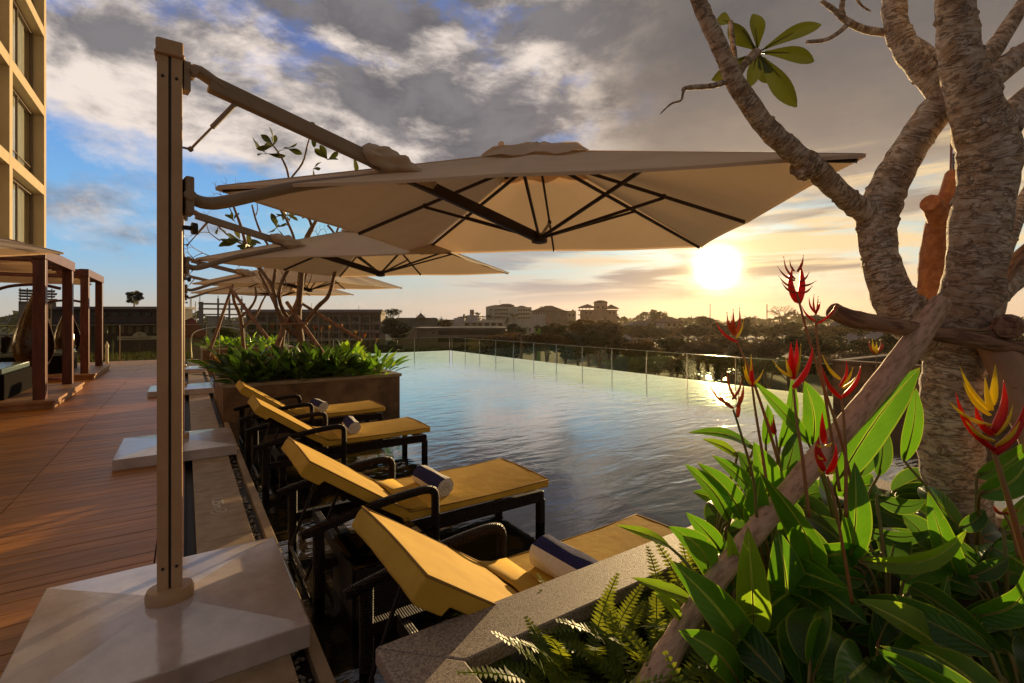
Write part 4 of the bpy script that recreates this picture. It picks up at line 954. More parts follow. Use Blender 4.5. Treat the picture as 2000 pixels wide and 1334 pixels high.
for i in range(12):
    px = 1700+i*34+rg.uniform(-8, 8); far_tree(px, 650+rg.uniform(-9, 9), rg.uniform(60, 120), rg.uniform(60, 110), rg.choice((0, 1, 2)), 'dark tree seen behind the big frangipani trunk', 'trees behind the frangipani trunk', 50)
mb = MB(); rg = random.Random(20)          # far wood along the horizon
for i in range(9000):
    px = rg.uniform(-150, 2300); D = rg.uniform(300, 900); p = R3(px, HY, D); h = GZ+rg.uniform(2, 11.5)*(1+.25*math.sin(px*.021)+.18*math.sin(px*.07)); s = rg.uniform(1.5, 3.8); a = Vector((rg.gauss(0, 1), rg.gauss(0, 1), rg.gauss(0, .5))).normalized(); b_ = a.orthogonal().normalized()
    p = Vector((p.x, p.y, h)); mb.add([p-a*s, p+b_*s*.7, p+a*s, p-b_*s*.7], [(0, 1, 2, 3)])
tag(mb.build('distant_wood', M['leaf_dark']), 'dark unbroken wood running along the whole horizon', 'wood', kind='stuff')
def palm(px, ytop, D, wpx, label, n=26, fan=True):
    loc, rz = site(px, D); root = empty('palm_tree', loc, 0, label, 'palm tree'); H = zat(ytop, D)-GZ; w = wpx/F*D; r = w/2; z = H-r*.95
    t = MB(); t.tube([(0, 0, 0), (.05, 0, z*.5), (0, 0, z)], [.22, .17, .15], 8); t.build('trunk', M['bark_young'], root)
    rg = random.Random(int(px)); m = MB()
    for i in range(n):
        v = Vector((rg.gauss(0, 1), rg.gauss(0, 1), rg.gauss(.25, .75))).normalized()
        if fan:
            c = Vector((0, 0, z))+v*r*rg.uniform(.35, .8); u = v.orthogonal().normalized(); w_ = v.cross(u); R_ = r*.42
            for k in range(14):
                a = -1.9+3.8*k/13; d = v*math.cos(a)+u*math.sin(a); e = d.cross(w_)*.055*r; m.add([c-e*.3, c+d*R_*.6-e, c+d*R_, c+d*R_*.6+e, c+e*.3], [(0, 1, 2, 3, 4)])
            m.tube([(0, 0, z), c], .02*r, 4)
        else:
            u = v.cross(Vector((0, 0, 1))); u = u.normalized() if u.length > .1 else Vector((1, 0, 0)); prev = Vector((0, 0, z))
            for k in range(8):
                q = Vector((0, 0, z))+v*r*(k+1)/8-Vector((0, 0, .45*r*((k+1)/8)**2)); wd = .14*r*math.sin((k+1)/9*math.pi)+.01
                m.add([prev, q, q+u*wd-Vector((0, 0, wd*.7))], [(0, 1, 2)]); m.add([prev, q, q-u*wd-Vector((0, 0, wd*.7))], [(0, 1, 2)]); prev = q
    m.build('crown', M['palm_leaf'], root)
palm(262, 567, 110, 30, 'lone round headed palm rising above the dark office building', 44)
palm(863, 613, 185, 20, 'small feathery palm left of the white building', 16, False); palm(1475, 613, 210, 14, 'small distant palm left of the thin mast by the bare tree', 14, False)
palm(1018, 642, 62, 22, 'dark palm just beyond the fence in front of the dark trees', 14, False); palm(1458, 611, 220, 18, 'left one of two small palms near the thin mast', 14, False)
def bare_tree(px, ytop, D, wpx, label):
    loc, rz = site(px, D); root = empty('bare_tree', loc, 0, label, 'tree'); H = zat(ytop, D)-GZ; w = wpx/F*D; rg = random.Random(6); t = MB(); z0 = H-w*.62
    t.tube([(0, 0, 0), (0, 0, z0)], [.35, .22], 7); br = MB()
    def grow(p, d, L, r, n):
        q = p+d*L; br.tube([p, q], [r, r*.7], 4, cap=False)
        if n == 0: return
        for k in range(3):
            e = (d+Vector((rg.gauss(0, .5), rg.gauss(0, .5), rg.gauss(.05, .35)))).normalized(); grow(q, e, L*rg.uniform(.62, .85), r*.62, n-1)
    for k in range(6): a = k*1.05; grow(Vector((0, 0, z0)), Vector((math.cos(a), math.sin(a), .75)).normalized(), w*.17, .15, 4)
    t.build('trunk', M['bark_young'], root); br.build('crown', M['bark_young'], root)
bare_tree(1528, 583, 200, 60, 'leafless round tree silhouetted on the skyline right of the sun')
# ================================================================== BIG FRANGIPANI
def limb(mb, pts, seed=0, jit=.10, n=14, sub=5, knobs=0):
    """pts: (px, py, diameter in px, depth)"""
    P = [R3(x, y, D) for x, y, w, D in pts]; r = [w*1.07/2/F*D*math.cos(math.atan((x-CX)/F)) for x, y, w, D in pts]
    mb.tube(P, r, n, jit=jit, seed=seed, sub=sub)
    if knobs:
        rg = random.Random(seed+50); Q, rr = catmull(P, r, 10)
        for i in range(knobs):
            k = rg.randrange(len(Q)-1); d = (Q[k+1]-Q[k]).normalized(); a = d.orthogonal().normalized(); a = Matrix.Rotation(rg.uniform(0, 6.28), 3, d)@a
            c = Q[k]+a*rr[k]*.93; s = rr[k]*rg.uniform(.10, .24); mb.tube([c-a*s*.5, c+a*s*.35, c+a*s*.8], [s*1.3, s*1.1, s*.4], 6)
big = empty('frangipani_tree', (3.2, .75, .42), 0, 'large pale barked frangipani tree with forked limbs at the right of the photo', 'tree'); INV = Matrix.Translation(-Vector(big.location))
def bigpart(mb, name, mat, **k): mb.v = [tuple(Vector(v)-big.location) for v in mb.v]; return mb.build(name, mat, big, **k)
t = MB(); limb(t, [(1935, 1215, 160, 2.30), (1905, 1110, 122, 2.35), (1880, 1010, 118, 2.4), (1858, 900, 126, 2.42), (1852, 800, 118, 2.42), (1862, 720, 118, 2.42), (1880, 650, 124, 2.4), (1895, 590, 128, 2.38), (1905, 520, 118, 2.36), (1915, 430, 122, 2.34), (1930, 340, 122, 2.32), (1928, 280, 128, 2.3), (1905, 210, 108, 2.28), (1878, 120, 88, 2.26), (1868, 40, 80, 2.24), (1862, -60, 78, 2.2), (1850, -220, 70, 2.15), (1880, -420, 58, 2.12), (1860, -600, 40, 2.1)], 1, .09, 20, knobs=60)
bigpart(t, 'trunk', M['bark'], auto=75)
def branch(pts, seed, jit=.10, knobs=20, n=12): b = MB(); limb(b, pts, seed, jit, n, knobs=knobs); return bigpart(b, 'branch', M['bark'], auto=75)
branch([(1870, 700, 90, 2.44), (1810, 655, 100, 2.48), (1765, 610, 104, 2.52), (1735, 560, 78, 2.55), (1718, 500, 70, 2.56), (1712, 440, 80, 2.56), (1722, 395, 84, 2.56), (1745, 345, 76, 2.54), (1780, 285, 72, 2.50), (1825, 220, 74, 2.46), (1870, 170, 60, 2.44), (1930, 110, 48, 2.46), (1990, 20, 34, 2.5), (2040, -60, 30, 2.5), (2120, -220, 24, 2.5)], 2, .10, 60, 16)
branch([(1722, 425, 70, 2.56), (1680, 408, 50, 2.54), (1640, 375, 44, 2.5), (1598, 335, 46, 2.46), (1560, 305, 44, 2.42), (1510, 262, 42, 2.38), (1470, 215, 38, 2.34), (1435, 160, 35, 2.3), (1405, 90, 32, 2.26), (1372, 20, 30, 2.22), (1340, -60, 28, 2.2), (1290, -190, 24, 2.2), (1270, -320, 18, 2.2)], 3, .11, 50)
branch([(1566, 318, 54, 2.43), (1574, 322, 60, 2.44), (1588, 330, 52, 2.45)], 4, .3, 16)
branch([(1530, 285, 22, 2.40), (1500, 240, 24, 2.37), (1468, 190, 20, 2.34), (1448, 158, 16, 2.32), (1438, 138, 14, 2.31), (1432, 90, 11, 2.3), (1427, 42, 10, 2.3)], 5, .1, 8)
branch([(1438, 150, 16, 2.31), (1455, 125, 16, 2.33), (1478, 102, 20, 2.35)], 6, .1, 0)
branch([(1420, 158, 12, 2.3), (1390, 168, 11, 2.28), (1340, 172, 9, 2.26), (1334, 182, 5, 2.26), (1330, 196, 4, 2.26), (1312, 202, 4, 2.25), (1300, 212, 3, 2.25), (1290, 222, 2, 2.25)], 7, .2, 0)
branch([(1855, 195, 62, 2.46), (1828, 172, 54, 2.48), (1795, 128, 54, 2.5), (1765, 85, 52, 2.52), (1748, 40, 48, 2.54), (1742, -40, 46, 2.56), (1700, -180, 40, 2.56), (1720, -340, 30, 2.6)], 8, .14, 60)
branch([(1855, 132, 26, 2.42), (1830, 112, 24, 2.45), (1790, 82, 20, 2.55), (1740, 66, 18, 2.58), (1690, 58, 16, 2.58), (1655, 42, 15, 2.56), (1630, 20, 11, 2.55), (1604, 2, 9, 2.54)], 9, .12, 14)
branch([(1658, 44, 12, 2.56), (1640, 62, 10, 2.55), (1612, 78, 9, 2.54), (1576, 82, 8, 2.53)], 10, .15, 0)
branch([(1650, 40, 13, 2.56), (1644, 18, 11, 2.56), (1650, -20, 11, 2.56)], 11, .15, 0)
branch([(1668, -10, 6, 2.56), (1682, 10, 5, 2.56), (1700, 22, 4, 2.56)], 31, .15, 0)
branch([(1930, 290, 90, 2.32), (1965, 240, 78, 2.36), (2010, 190, 60, 2.4), (2070, 130, 50, 2.44), (2160, 0, 42, 2.5), (2280, -160, 30, 2.5)], 12, .1, 24)
branch([(1905, 190, 60, 2.36), (1945, 145, 62, 2.42), (2000, 105, 58, 2.48), (2060, 75, 50, 2.5), (2200, 20, 40, 2.6), (2330, -90, 30, 2.7)], 13, .14, 30)
branch([(1925, 560, 60, 2.4), (1960, 480, 44, 2.5), (1990, 410, 36, 2.56), (2030, 340, 30, 2.6), (2100, 220, 24, 2.7)], 14, .1, 14)
branch([(1900, 610, 70, 2.46), (1960, 560, 60, 2.56), (2020, 520, 48, 2.6), (2080, 490, 44, 2.6), (2220, 420, 34, 2.7)], 15, .12, 20)
# leaf cluster
def paddle(mb, base, tip, w, seed=0, fold=.25, up=None, curve=.06, co_seed=None):
    base, tip = Vector(base), Vector(tip); d = (tip-base); L = d.length; dn = d.normalized(); toc = (Vector((0, 0, CH))-base).normalized() if up is None else Vector(up)
    rg = random.Random(seed); n0 = (toc-dn*toc.dot(dn)).normalized(); n0 = Matrix.Rotation(rg.uniform(-.6, .6), 3, dn)@n0; sd = dn.cross(n0); N = 12; vs = []; co = []; cs = rg.random()
    for i in range(N+1):
        t = i/N; wd = w/2*(math.sin(math.pi*min(1, t**1.45*.93+.05)))**.8*(1 if t < .96 else .75); c = base.lerp(tip, t)-n0*0+Vector((0, 0, -L*curve*t*t))+n0*L*curve*math.sin(math.pi*t)
        for k, a in enumerate((-1, -.5, 0, .5, 1)): vs.append(c+sd*wd*a+n0*abs(a)*wd*fold); co.append((a, t, cs))
    fs = [(i*5+k, (i+1)*5+k, (i+1)*5+k+1, i*5+k+1) for i in range(N) for k in range(4)]
    mb.add(vs, fs, co)
ctr = R3(1480, 102, 2.35)
for i, (tx, ty, w, D) in enumerate(((1398, 38, 34, 2.35), (1425, 38, 44, 2.3), (1470, 22, 40, 2.3), (1604, 40, 36, 2.25), (1590, 112, 38, 2.35), (1556, 200, 46, 2.3), (1500, 158, 30, 2.45), (1464, 166, 34, 2.35), (1390, 150, 40, 2.4))):
    m = MB(); b0 = ctr+(R3(tx, ty, D)-ctr)*.12
    if i == 0: b0 = R3(1428, 45, 2.3); 
    paddle(m, b0, R3(tx, ty, D), w*.78/F*D, i, curve=.08, fold=.4); m.tube([ctr if i else R3(1427, 60, 2.3), b0, b0.lerp(R3(tx, ty, D), .5)], [.005, .004, .002], 5)
    bigpart(m, 'leaf', M['frangi_leaf'], smooth=True)
# ================================================================== LOGS
def log(pts, name, label, mat, cat='log', seed=0, cut=True, n=14, jit=.08, knobs=6):
    mb = MB(); P = [R3(x, y, D) for x, y, w, D in pts]; loc = P[0]; limb(mb, pts, seed, jit, n, knobs=knobs); mb.v = [tuple(Vector(v)-loc) for v in mb.v]
    o = mb.build(name, mat, smooth=False, auto=60); o.location = loc; tag(o, label, cat); return o
log([(1235, 1395, 54, 1.36), (1285, 1310, 50, 1.46), (1370, 1172, 43, 1.62), (1450, 1067, 41, 1.76), (1570, 927, 44, 1.94), (1700, 777, 50, 2.08), (1780, 677, 54, 2.16), (1838, 590, 46, 2.24)], 'prop_log', 'long pale log leaning diagonally from the bottom edge up to the tree fork', M['log_pale'], seed=21, knobs=14)
log([(1626, 606, 34, 2.16), (1662, 622, 40, 2.17), (1740, 636, 38, 2.18), (1830, 652, 38, 2.20), (1920, 668, 38, 2.18), (2040, 690, 42, 2.14)], 'cross_log', 'dark reddish log lying level across the tree trunk', M['log_bark'], seed=22)
log([(1925, 640, 70, 2.24), (1960, 700, 82, 2.2), (2000, 780, 92, 2.14), (2045, 880, 98, 2.05), (2090, 1000, 100, 1.95)], 'prop_log', 'thick smooth log leaning down to the right of the trunk, at the right edge', M['log_smooth'], seed=23)
o = log([(1820, 590, 62, 2.75), (1826, 510, 62, 2.75), (1836, 440, 60, 2.74), (1856, 385, 52, 2.72), (1876, 338, 56, 2.70)], 'sawn_post', 'reddish sawn off post standing upright between the two tree limbs', M['cut_wood'], cat='post', seed=24, knobs=3)
kb = MB(); limb(kb, [(1840, 440, 50, 2.72), (1824, 405, 46, 2.69), (1815, 396, 40, 2.67)], 25, .1, 12); limb(kb, [(1850, 430, 40, 2.78), (1872, 470, 48, 2.8), (1862, 560, 42, 2.8)], 26, .06, 12); kb.v = [tuple(Vector(v)-Vector(o.location)) for v in kb.v]; kb.build('side_stub', M['cut_wood'], o, auto=60)
log([(1966, 640, 58, 2.26), (1968, 638, 66, 2.20), (1970, 640, 56, 2.12)], 'log_stub', 'round sawn log end with pale rings facing the viewer, beside the level log', M['log_bark'], seed=27, knobs=4)
log([(1930, 600, 34, 2.5), (1975, 520, 34, 2.55), (2030, 470, 36, 2.6)], 'prop_log', 'dark short log behind the trunk, rising to the right edge', M['log_bark'], seed=28)
rp = MB(); c = R3(1885, 655, 2.35)
for k in range(4): rp.tube([c+Vector((.17*math.cos(a*.45), .17*math.sin(a*.45), .012*k+.01*math.sin(a*.5))) for a in range(15)], .006, 6)
tag(rp.build('rope_binding', M['rope'], smooth=True), 'brown rope wound round the big trunk just under the level log', 'rope')
# ================================================================== HELICONIAS (near planter)
def crop4(x, y): return (x/2.10375+1200, y/2.10375+700)
def heli_leaf(mb, base, tip, w, seed, bend=0.0, roll=None, fold=None, N=18, droop=.0):
    base, tip = Vector(base), Vector(tip); d = tip-base; L = d.length; dn = d.normalized(); rg = random.Random(seed)
    toc = (Vector((0, 0, CH))-(base+tip)/2).normalized(); n0 = (toc-dn*toc.dot(dn)).normalized(); roll = rg.uniform(-.75, .75) if roll is None else roll
    n0 = Matrix.Rotation(roll, 3, dn)@n0; fold = rg.uniform(.12, .5) if fold is None else fold; cs = rg.random(); vs = []; co = []; prev = None; tw = rg.uniform(-.45, .45); ph = rg.uniform(0, 6)
    S = [-1, -.66, -.33, 0, .33, .66, 1]
    side0 = dn.cross(n0); w = w/max(.55, math.cos(min(abs(roll), .95)))
    def cen(t): return base.lerp(tip, t)+n0*L*(.09*math.sin(math.pi*t))*1.0+side0*bend*L*math.sin(math.pi*t)+Vector((0, 0, -droop*L*t*t))
    for i in range(N+1):
        t = i/N; c = cen(t); tg = (cen(min(1, t+.02))-cen(max(0, t-.02))).normalized(); nn = (n0-tg*n0.dot(tg)).normalized(); nn = Matrix.Rotation(tw*t, 3, tg)@nn; sd = tg.cross(nn)
        prof = (math.sin(math.pi*min(1.0, .035+.965*t**.82)))**.72*(1-.25*max(0, t-.75)/.25); wd = w/2*max(.0, prof)
        for s in S:
            wav = .05*math.sin(t*13+ph+s*2)*abs(s)*wd
            vs.append(c+sd*wd*s+nn*(abs(s)**1.3*wd*fold+wav)); co.append((s, t, cs))
    k = len(S)
    mb.add(vs, [(i*k+j, (i+1)*k+j, (i+1)*k+j+1, i*k+j+1) for i in range(N) for j in range(k-1)], co)
    # midrib on the underside
    rib = [cen(t)-n0*.0015 for t in [x/8 for x in range(9)]]; mb.mi = 1; mb.tube(rib, [.0042-.0036*x/8 for x in range(9)], 5); mb.mi = 0
LV = [ # base x,y, tip x,y (crop pixels), width px, depth base, depth tip, material, roll, bend
 (572, 1150, 548, 690, 126, 1.62, 1.58, 1, .1, .0), (700, 1140, 668, 700, 165, 1.78, 1.80, 0, .2, .03), (803, 875, 595, 462, 118, 1.86, 1.75, 0, -.3, .12),
 (592, 1334, 222, 825, 150, 1.50, 1.52, 0, .3, .05), (520, 1350, 262, 1118, 125, 1.42, 1.42, 0, .3, .08), (312, 992, 70, 900, 58, 1.62, 1.58, 1, .5, -.05), (272, 1072, 160, 960, 48, 1.55, 1.52, 1, .5, 0),
 (392, 890, 222, 690, 108, 1.72, 1.66, 0, .1, .12), (228, 775, 5, 684, 34, 1.78, 1.68, 1, .8, -.04), (440, 795, 293, 632, 74, 1.84, 1.82, 0, .2, .02), (470, 662, 288, 434, 76, 2.0, 1.95, 0, .4, .04),
 (535, 662, 340, 428, 88, 2.0, 2.0, 0, .3, .04), (568, 562, 400, 398, 62, 2.05, 2.02, 0, .4, .03), (572, 372, 300, 306, 44, 2.2, 2.1, 0, .6, .05), (505, 402, 360, 330, 40, 2.15, 2.1, 1, .6, 0),
 (632, 620, 572, 342, 118, 2.0, 1.98, 0, .2, .04), (795, 345, 572, 92, 54, 2.2, 2.15, 0, .5, -.03), (815, 355, 780, 92, 104, 2.3, 2.3, 0, .2, .05), (680, 365, 730, 80, 50, 2.25, 2.22, 0, .4, .03),
 (905, 525, 1258, 36, 112, 2.02, 2.15, 0, .35, -.06), (962, 845, 986, 424, 102, 1.86, 1.85, 0, .15, .02), (1078, 575, 1282, 580, 64, 1.95, 1.95, 2, .3, .12), (1002, 832, 1448, 704, 62, 1.82, 1.82, 1, .5, .10),
 (1018, 705, 1325, 690, 56, 1.95, 1.95, 2, .4, .08), (1440, 965, 1288, 545, 88, 1.86, 1.9, 0, .3, -.05), (958, 1135, 1372, 888, 112, 1.70, 1.72, 0, .3, .16), (1500, 1345, 1000, 990, 100, 1.42, 1.55, 1, .9, .02),
 (1455, 1065, 1700, 825, 112, 1.62, 1.6, 0, .4, .16), (735, 1340, 1045, 1250, 80, 1.42, 1.45, 0, .5, .08), (1005, 1345, 1150, 1195, 140, 1.45, 1.45, 2, .2, .1), (885, 1225, 778, 1065, 112, 1.66, 1.68, 2, .2, .05),
 (955, 1065, 812, 985, 110, 1.75, 1.74, 2, .2, .1), (1332, 1160, 1180, 990, 110, 1.72, 1.72, 2, .3, .05), (640, 540, 752, 418, 64, 1.98, 2.0, 0, .4, .05), (492, 885, 465, 705, 50, 1.74, 1.7, 1, .2, 0),
 (1500, 560, 1700, 395, 100, 1.95, 1.95, 0, .3, .1), (1600, 705, 1700, 555, 60, 1.85, 1.85, 1, .4, 0), (1490, 485, 1700, 340, 80, 2.1, 2.1, 0, .3, .06), (622, 352, 630, 188, 50, 2.2, 2.2, 0, .3, 0),
 (600, 730, 600, 480, 100, 1.9, 1.85, 0, .3, -.08), (700, 480, 745, 300, 70, 2.15, 2.15, 2, .3, 0), (850, 860, 740, 650, 110, 1.9, 1.88, 2, .3, 0), (1085, 480, 1100, 260, 60, 2.2, 2.2, 2, .4, 0),
 (1190, 420, 1240, 120, 60, 2.3, 2.3, 0, .4, 0), (1010, 480, 1075, 330, 60, 2.2, 2.2, 2, .3, 0), (840, 850, 1000, 770, 60, 1.9, 1.9, 0, .4, .08), (860, 980, 900, 840, 60, 1.85, 1.85, 2, .3, 0),
 (1120, 1300, 1100, 1080, 90, 1.6, 1.62, 2, .3, 0), (1330, 1030, 1260, 900, 100, 1.8, 1.82, 2, .3, .05), (1600, 1200, 1683, 1290, 50, 1.5, 1.48, 0, .4, .05), (1460, 900, 1620, 820, 70, 1.8, 1.8, 2, .3, 0), (1520, 1300, 1700, 1420, 60, 1.42, 1.4, 0, .4, 0),
 (480, 1100, 350, 1150, 60, 1.6, 1.6, 2, .3, .05), (620, 1150, 615, 1040, 50, 1.72, 1.72, 2, .3, 0), (1300, 780, 1180, 640, 90, 1.95, 2.0, 2, .4, .05), (1100, 800, 1010, 980, 70, 1.85, 1.8, 2, .5, .05), (1420, 700, 1520, 620, 60, 2.0, 2.0, 2, .3, .05),
 (450, 640, 520, 560, 70, 2.05, 2.05, 2, .3, .05), (640, 1000, 700, 900, 70, 1.85, 1.85, 2, .3, 0), (560, 480, 505, 380, 60, 2.15, 2.12, 2, .3, 0), (740, 700, 690, 560, 80, 2.0, 2.0, 2, .3, .05)]
lm = [M['heli_leaf'], M['heli_leaf_bright'], M['heli_leaf_deep']]
roots = [(1.50, .92), (1.95, 1.0), (1.35, .62), (1.72, .60), (2.15, .70), (1.90, .30), (2.45, .95), (2.5, .45), (2.2, .0), (2.8, .6), (2.35, 1.25), (1.6, .2), (2.9, .1), (2.85, 1.2), (1.95, 1.28), (3.25, 1.1)]
HL = {}
rl = ['heliconia plant with the bright upright leaf in the middle of the bottom edge', 'heliconia plant whose leaves arch left over the water by the granite rim', 'heliconia plant leaning left beside the ferns and the long log', 'heliconia plant in front with broad leaves crossing the bottom edge',
      'heliconia plant with one tall upright leaf right of the long log', 'heliconia plant in the bottom right with a long bright midrib leaf', 'heliconia plant behind the long log with the tallest diagonal leaf', 'heliconia plant just left of the big trunk foot',
      'heliconia plant in the bottom right corner, mostly dark', 'heliconia plant directly before the big trunk base', 'heliconia plant at the back of the planter beside the pool', 'heliconia plant lowest in the photo, near the fern clump', 'heliconia plant right of the big trunk in the lower corner', 'heliconia plant right of the big trunk with the pool showing behind', 'heliconia plant at the back rim of the planter under the long log', 'heliconia plant behind the big trunk at the back rim of the planter']
plants = []
for i, (x, y) in enumerate(roots): plants.append(empty('heliconia_plant', (x, y, .42), 0, rl[i], 'plant', 'heliconia plants in the nearest planter'))
def nearest(p):
    return min(range(len(roots)), key=lambda k: (p.x-roots[k][0])**2+(p.y-roots[k][1])**2)
def at_root(mb, k): mb.v = [tuple(Vector(v)-plants[k].location) for v in mb.v]; return mb
for i, (bx, by, tx, ty, w, Db, Dt, mt, roll, bend) in enumerate(LV):
    b0, t0 = R3(*crop4(bx, by), Db), R3(*crop4(tx, ty), Dt); D = (Db+Dt)/2; k = nearest(b0); m = MB(); heli_leaf(m, b0, t0, w/2.10375/F*D, i, bend, roll)
    o = at_root(m, k).build('leaf', [lm[mt], M['green_stem']], plants[k], smooth=True)
    rt = Vector((roots[k][0], roots[k][1], .42)); s = MB(); mid = rt.lerp(b0, .55)+Vector((0, 0, .08)); s.tube([rt, mid, b0, b0.lerp(t0, .15)], [.009, .007, .0055, .004], 6, sub=4)
    at_root(s, k).build('stalk', M['green_stem'], plants[k], smooth=True)
rg = random.Random(77)      # lower leaves filling the clump
for k, (x, y) in enumerate(roots):
    for j in range(13):
        a = rg.uniform(0, 6.28); rt = Vector((x, y, .42)); h = rg.uniform(.06, .24) if y < .95 else rg.uniform(.08, .26); b0 = rt+Vector((.08*math.cos(a), .08*math.sin(a), h)); L = rg.uniform(.26, .46)
        t0 = b0+Vector((math.cos(a)*L*.75, math.sin(a)*L*.75, L*rg.uniform(-.05, .35))); 
        if t0.x < 1.25 or (t0.x < 2.0 and t0.y > 1.12) or (t0-Vector((0, 0, CH))).length < 1.35: continue
        m = MB(); heli_leaf(m, b0, t0, rg.uniform(.075, .13), 200+k*20+j, 0, rg.uniform(-.5, .5), droop=.15); m.mi = 1; m.tube([rt, b0], [.008, .005], 5)
        at_root(m, k).build('leaf', [M['heli_leaf_deep'] if rg.random() < .45 else M['heli_leaf'], M['green_stem']], plants[k], smooth=True)
# ---- flower stalks
def bract(mb, b, tip, w, curve=.0, up=Vector((0, 0, 1)), n=8):
    b, tip = Vector(b), Vector(tip); P = []; rr = []
    d = tip-b; L = d.length; o = (up-d.normalized()*up.dot(d.normalized())); o = o.normalized() if o.length > .05 else Vector((1, 0, 0))
    for i in range(n+1):
        t = i/n; P.append(b.lerp(tip, t)-o*curve*L*math.sin(math.pi*t)); rr.append(w*.56*(math.sin(math.pi*min(1, (.1+.9*t)**.62))**.95)+.0004)
    mb.tube(P, rr, 8, flat=.62)
def flower(stem, bracts, D, label, stem_mat='flower_stem', sw=6):
    P0 = R3(*stem[0], D[0]); loc = Vector((P0.x, P0.y, P0.z)); root = empty('heliconia_flower', loc, 0, label, 'flower', 'heliconia flower stalks in the nearest planter')
    n = len(stem); P = [R3(*s, D[0]+(D[1]-D[0])*i/(n-1)) for i, s in enumerate(stem)]; Dt = D[1]
    m = MB(); m.tube(P, [sw*1.15/2/F*D[0]]+[sw/2/F*Dt*(1-.35*i/(n-1)) for i in range(1, n)], 8, sub=5); m.v = [tuple(Vector(v)-loc) for v in m.v]; m.build('stem', M[stem_mat], root, smooth=True)
    rg = random.Random(int(stem[0][0]))
    for (bx, by, tx, ty, w, c) in bracts:
        m = MB(); dd = rg.uniform(-.035, .035) if c != 'y' else rg.uniform(-.05, -.02); b0 = R3(bx, by, Dt); t0 = R3(tx, ty, Dt+dd); bract(m, b0, t0, w*(.64 if sw > 10 else .72)/F*Dt, .11 if c != 'y' else .08)
        if c in 'yo' and w < 11: m.tube([t0, t0+(t0-b0)*.06], [w*.16/F*Dt, .0006], 5)
        m.v = [tuple(Vector(v)-loc) for v in m.v]; o = m.build('bract' if c != 'y' else 'floret', M[{'r': 'bract_red', 'y': 'bract_yellow', 'o': 'bract_orange'}[c]], root, smooth=True)
    return root
flower([(1668, 960), (1640, 850), (1610, 760), (1585, 680), (1566, 610), (1556, 570)], [(1557, 590, 1549, 520, 16, 'r'), (1560, 592, 1563, 515, 17, 'r'), (1553, 545, 1531, 503, 8, 'o'), (1552, 548, 1520, 522, 8, 'o'), (1552, 562, 1522, 540, 8, 'o'), (1553, 572, 1528, 553, 8, 'o'), (1558, 530, 1569, 500, 8, 'o'), (1563, 550, 1580, 532, 8, 'o'), (1564, 558, 1593, 549, 8, 'o'), (1563, 572, 1586, 559, 8, 'o'), (1552, 530, 1543, 508, 7, 'o')], (1.9, 2.05), 'tallest heliconia flower, a red spike with olive florets against the sky right of the sun')
flower([(1640, 960), (1625, 860), (1608, 750), (1598, 680), (1593, 625)], [(1594, 628, 1565, 595, 9, 'r'), (1596, 632, 1634, 592, 9, 'r'), (1593, 612, 1580, 580, 7, 'r'), (1593, 610, 1602, 587, 7, 'r'), (1592, 610, 1590, 576, 5, 'o'), (1593, 615, 1598, 580, 5, 'o')], (1.9, 2.05), 'dark red heliconia flower with two wide curved bracts touching the end of the level log')
flower([(1520, 900), (1490, 800), (1462, 720), (1440, 668)], [(1440, 668, 1397, 627, 11, 'r'), (1434, 655, 1420, 612, 8, 'o'), (1435, 652, 1432, 606, 8, 'o'), (1437, 652, 1444, 603, 8, 'o'), (1438, 660, 1452, 625, 7, 'y'), (1436, 655, 1428, 620, 6, 'o')], (1.85, 1.95), 'orange red heliconia flower pointing left just under the sun')
flower([(1500, 960), (1488, 880), (1475, 800), (1469, 752)], [(1469, 755, 1468, 702, 11, 'r'), (1468, 752, 1452, 718, 9, 'y'), (1469, 752, 1490, 724, 8, 'y'), (1467, 735, 1467, 694, 5, 'y'), (1465, 750, 1455, 702, 6, 'y')], (1.8, 1.9), 'small heliconia flower with one red bract between two yellow ones, right of the sun reflection')
flower([(1580, 1010), (1568, 900), (1556, 820), (1550, 760)], [(1550, 757, 1588, 675, 17, 'r'), (1548, 735, 1545, 668, 17, 'r'), (1549, 740, 1556, 662, 14, 'r'), (1546, 735, 1511, 706, 9, 'y'), (1547, 735, 1535, 700, 9, 'y'), (1553, 735, 1564, 675, 7, 'y'), (1550, 730, 1549, 690, 12, 'r')], (1.7, 1.82), 'full heliconia flower with a scarlet centre, a long red bract right and yellow bracts left', sw=7)
flower([(1652, 1010), (1652, 900), (1648, 820), (1643, 775)], [(1643, 778, 1606, 716, 15, 'r'), (1646, 775, 1682, 712, 15, 'r'), (1640, 755, 1652, 702, 12, 'r'), (1640, 740, 1607, 696, 10, 'y'), (1643, 755, 1665, 720, 9, 'y'), (1645, 758, 1672, 735, 9, 'y')], (1.78, 1.88), 'heliconia flower spread in a wide red V in front of the long log', sw=7)
flower([(1478, 1010), (1470, 930), (1445, 840), (1432, 800)], [(1425, 790, 1386, 752, 12, 'o'), (1432, 797, 1402, 762, 12, 'o'), (1440, 795, 1452, 750, 11, 'o'), (1438, 780, 1420, 725, 7, 'o'), (1430, 780, 1448, 738, 9, 'o'), (1440, 815, 1443, 770, 10, 'o')], (1.78, 1.85), 'brownish orange heliconia flower before the sun reflection on the water', 'green_stem')
flower([(1665, 1180), (1650, 1090), (1630, 980), (1616, 930)], [(1612, 900, 1600, 860, 16, 'r'), (1610, 865, 1606, 805, 15, 'r'), (1616, 925, 1632, 865, 18, 'r'), (1610, 920, 1600, 850, 16, 'r'), (1605, 872, 1596, 868, 9, 'y'), (1612, 870, 1624, 866, 9, 'y'), (1606, 896, 1598, 890, 9, 'y'), (1606, 922, 1599, 914, 9, 'y'), (1620, 924, 1631, 918, 10, 'y')], (1.6, 1.66), 'upright scarlet heliconia flower with small yellow tufts beside the long log', sw=7)
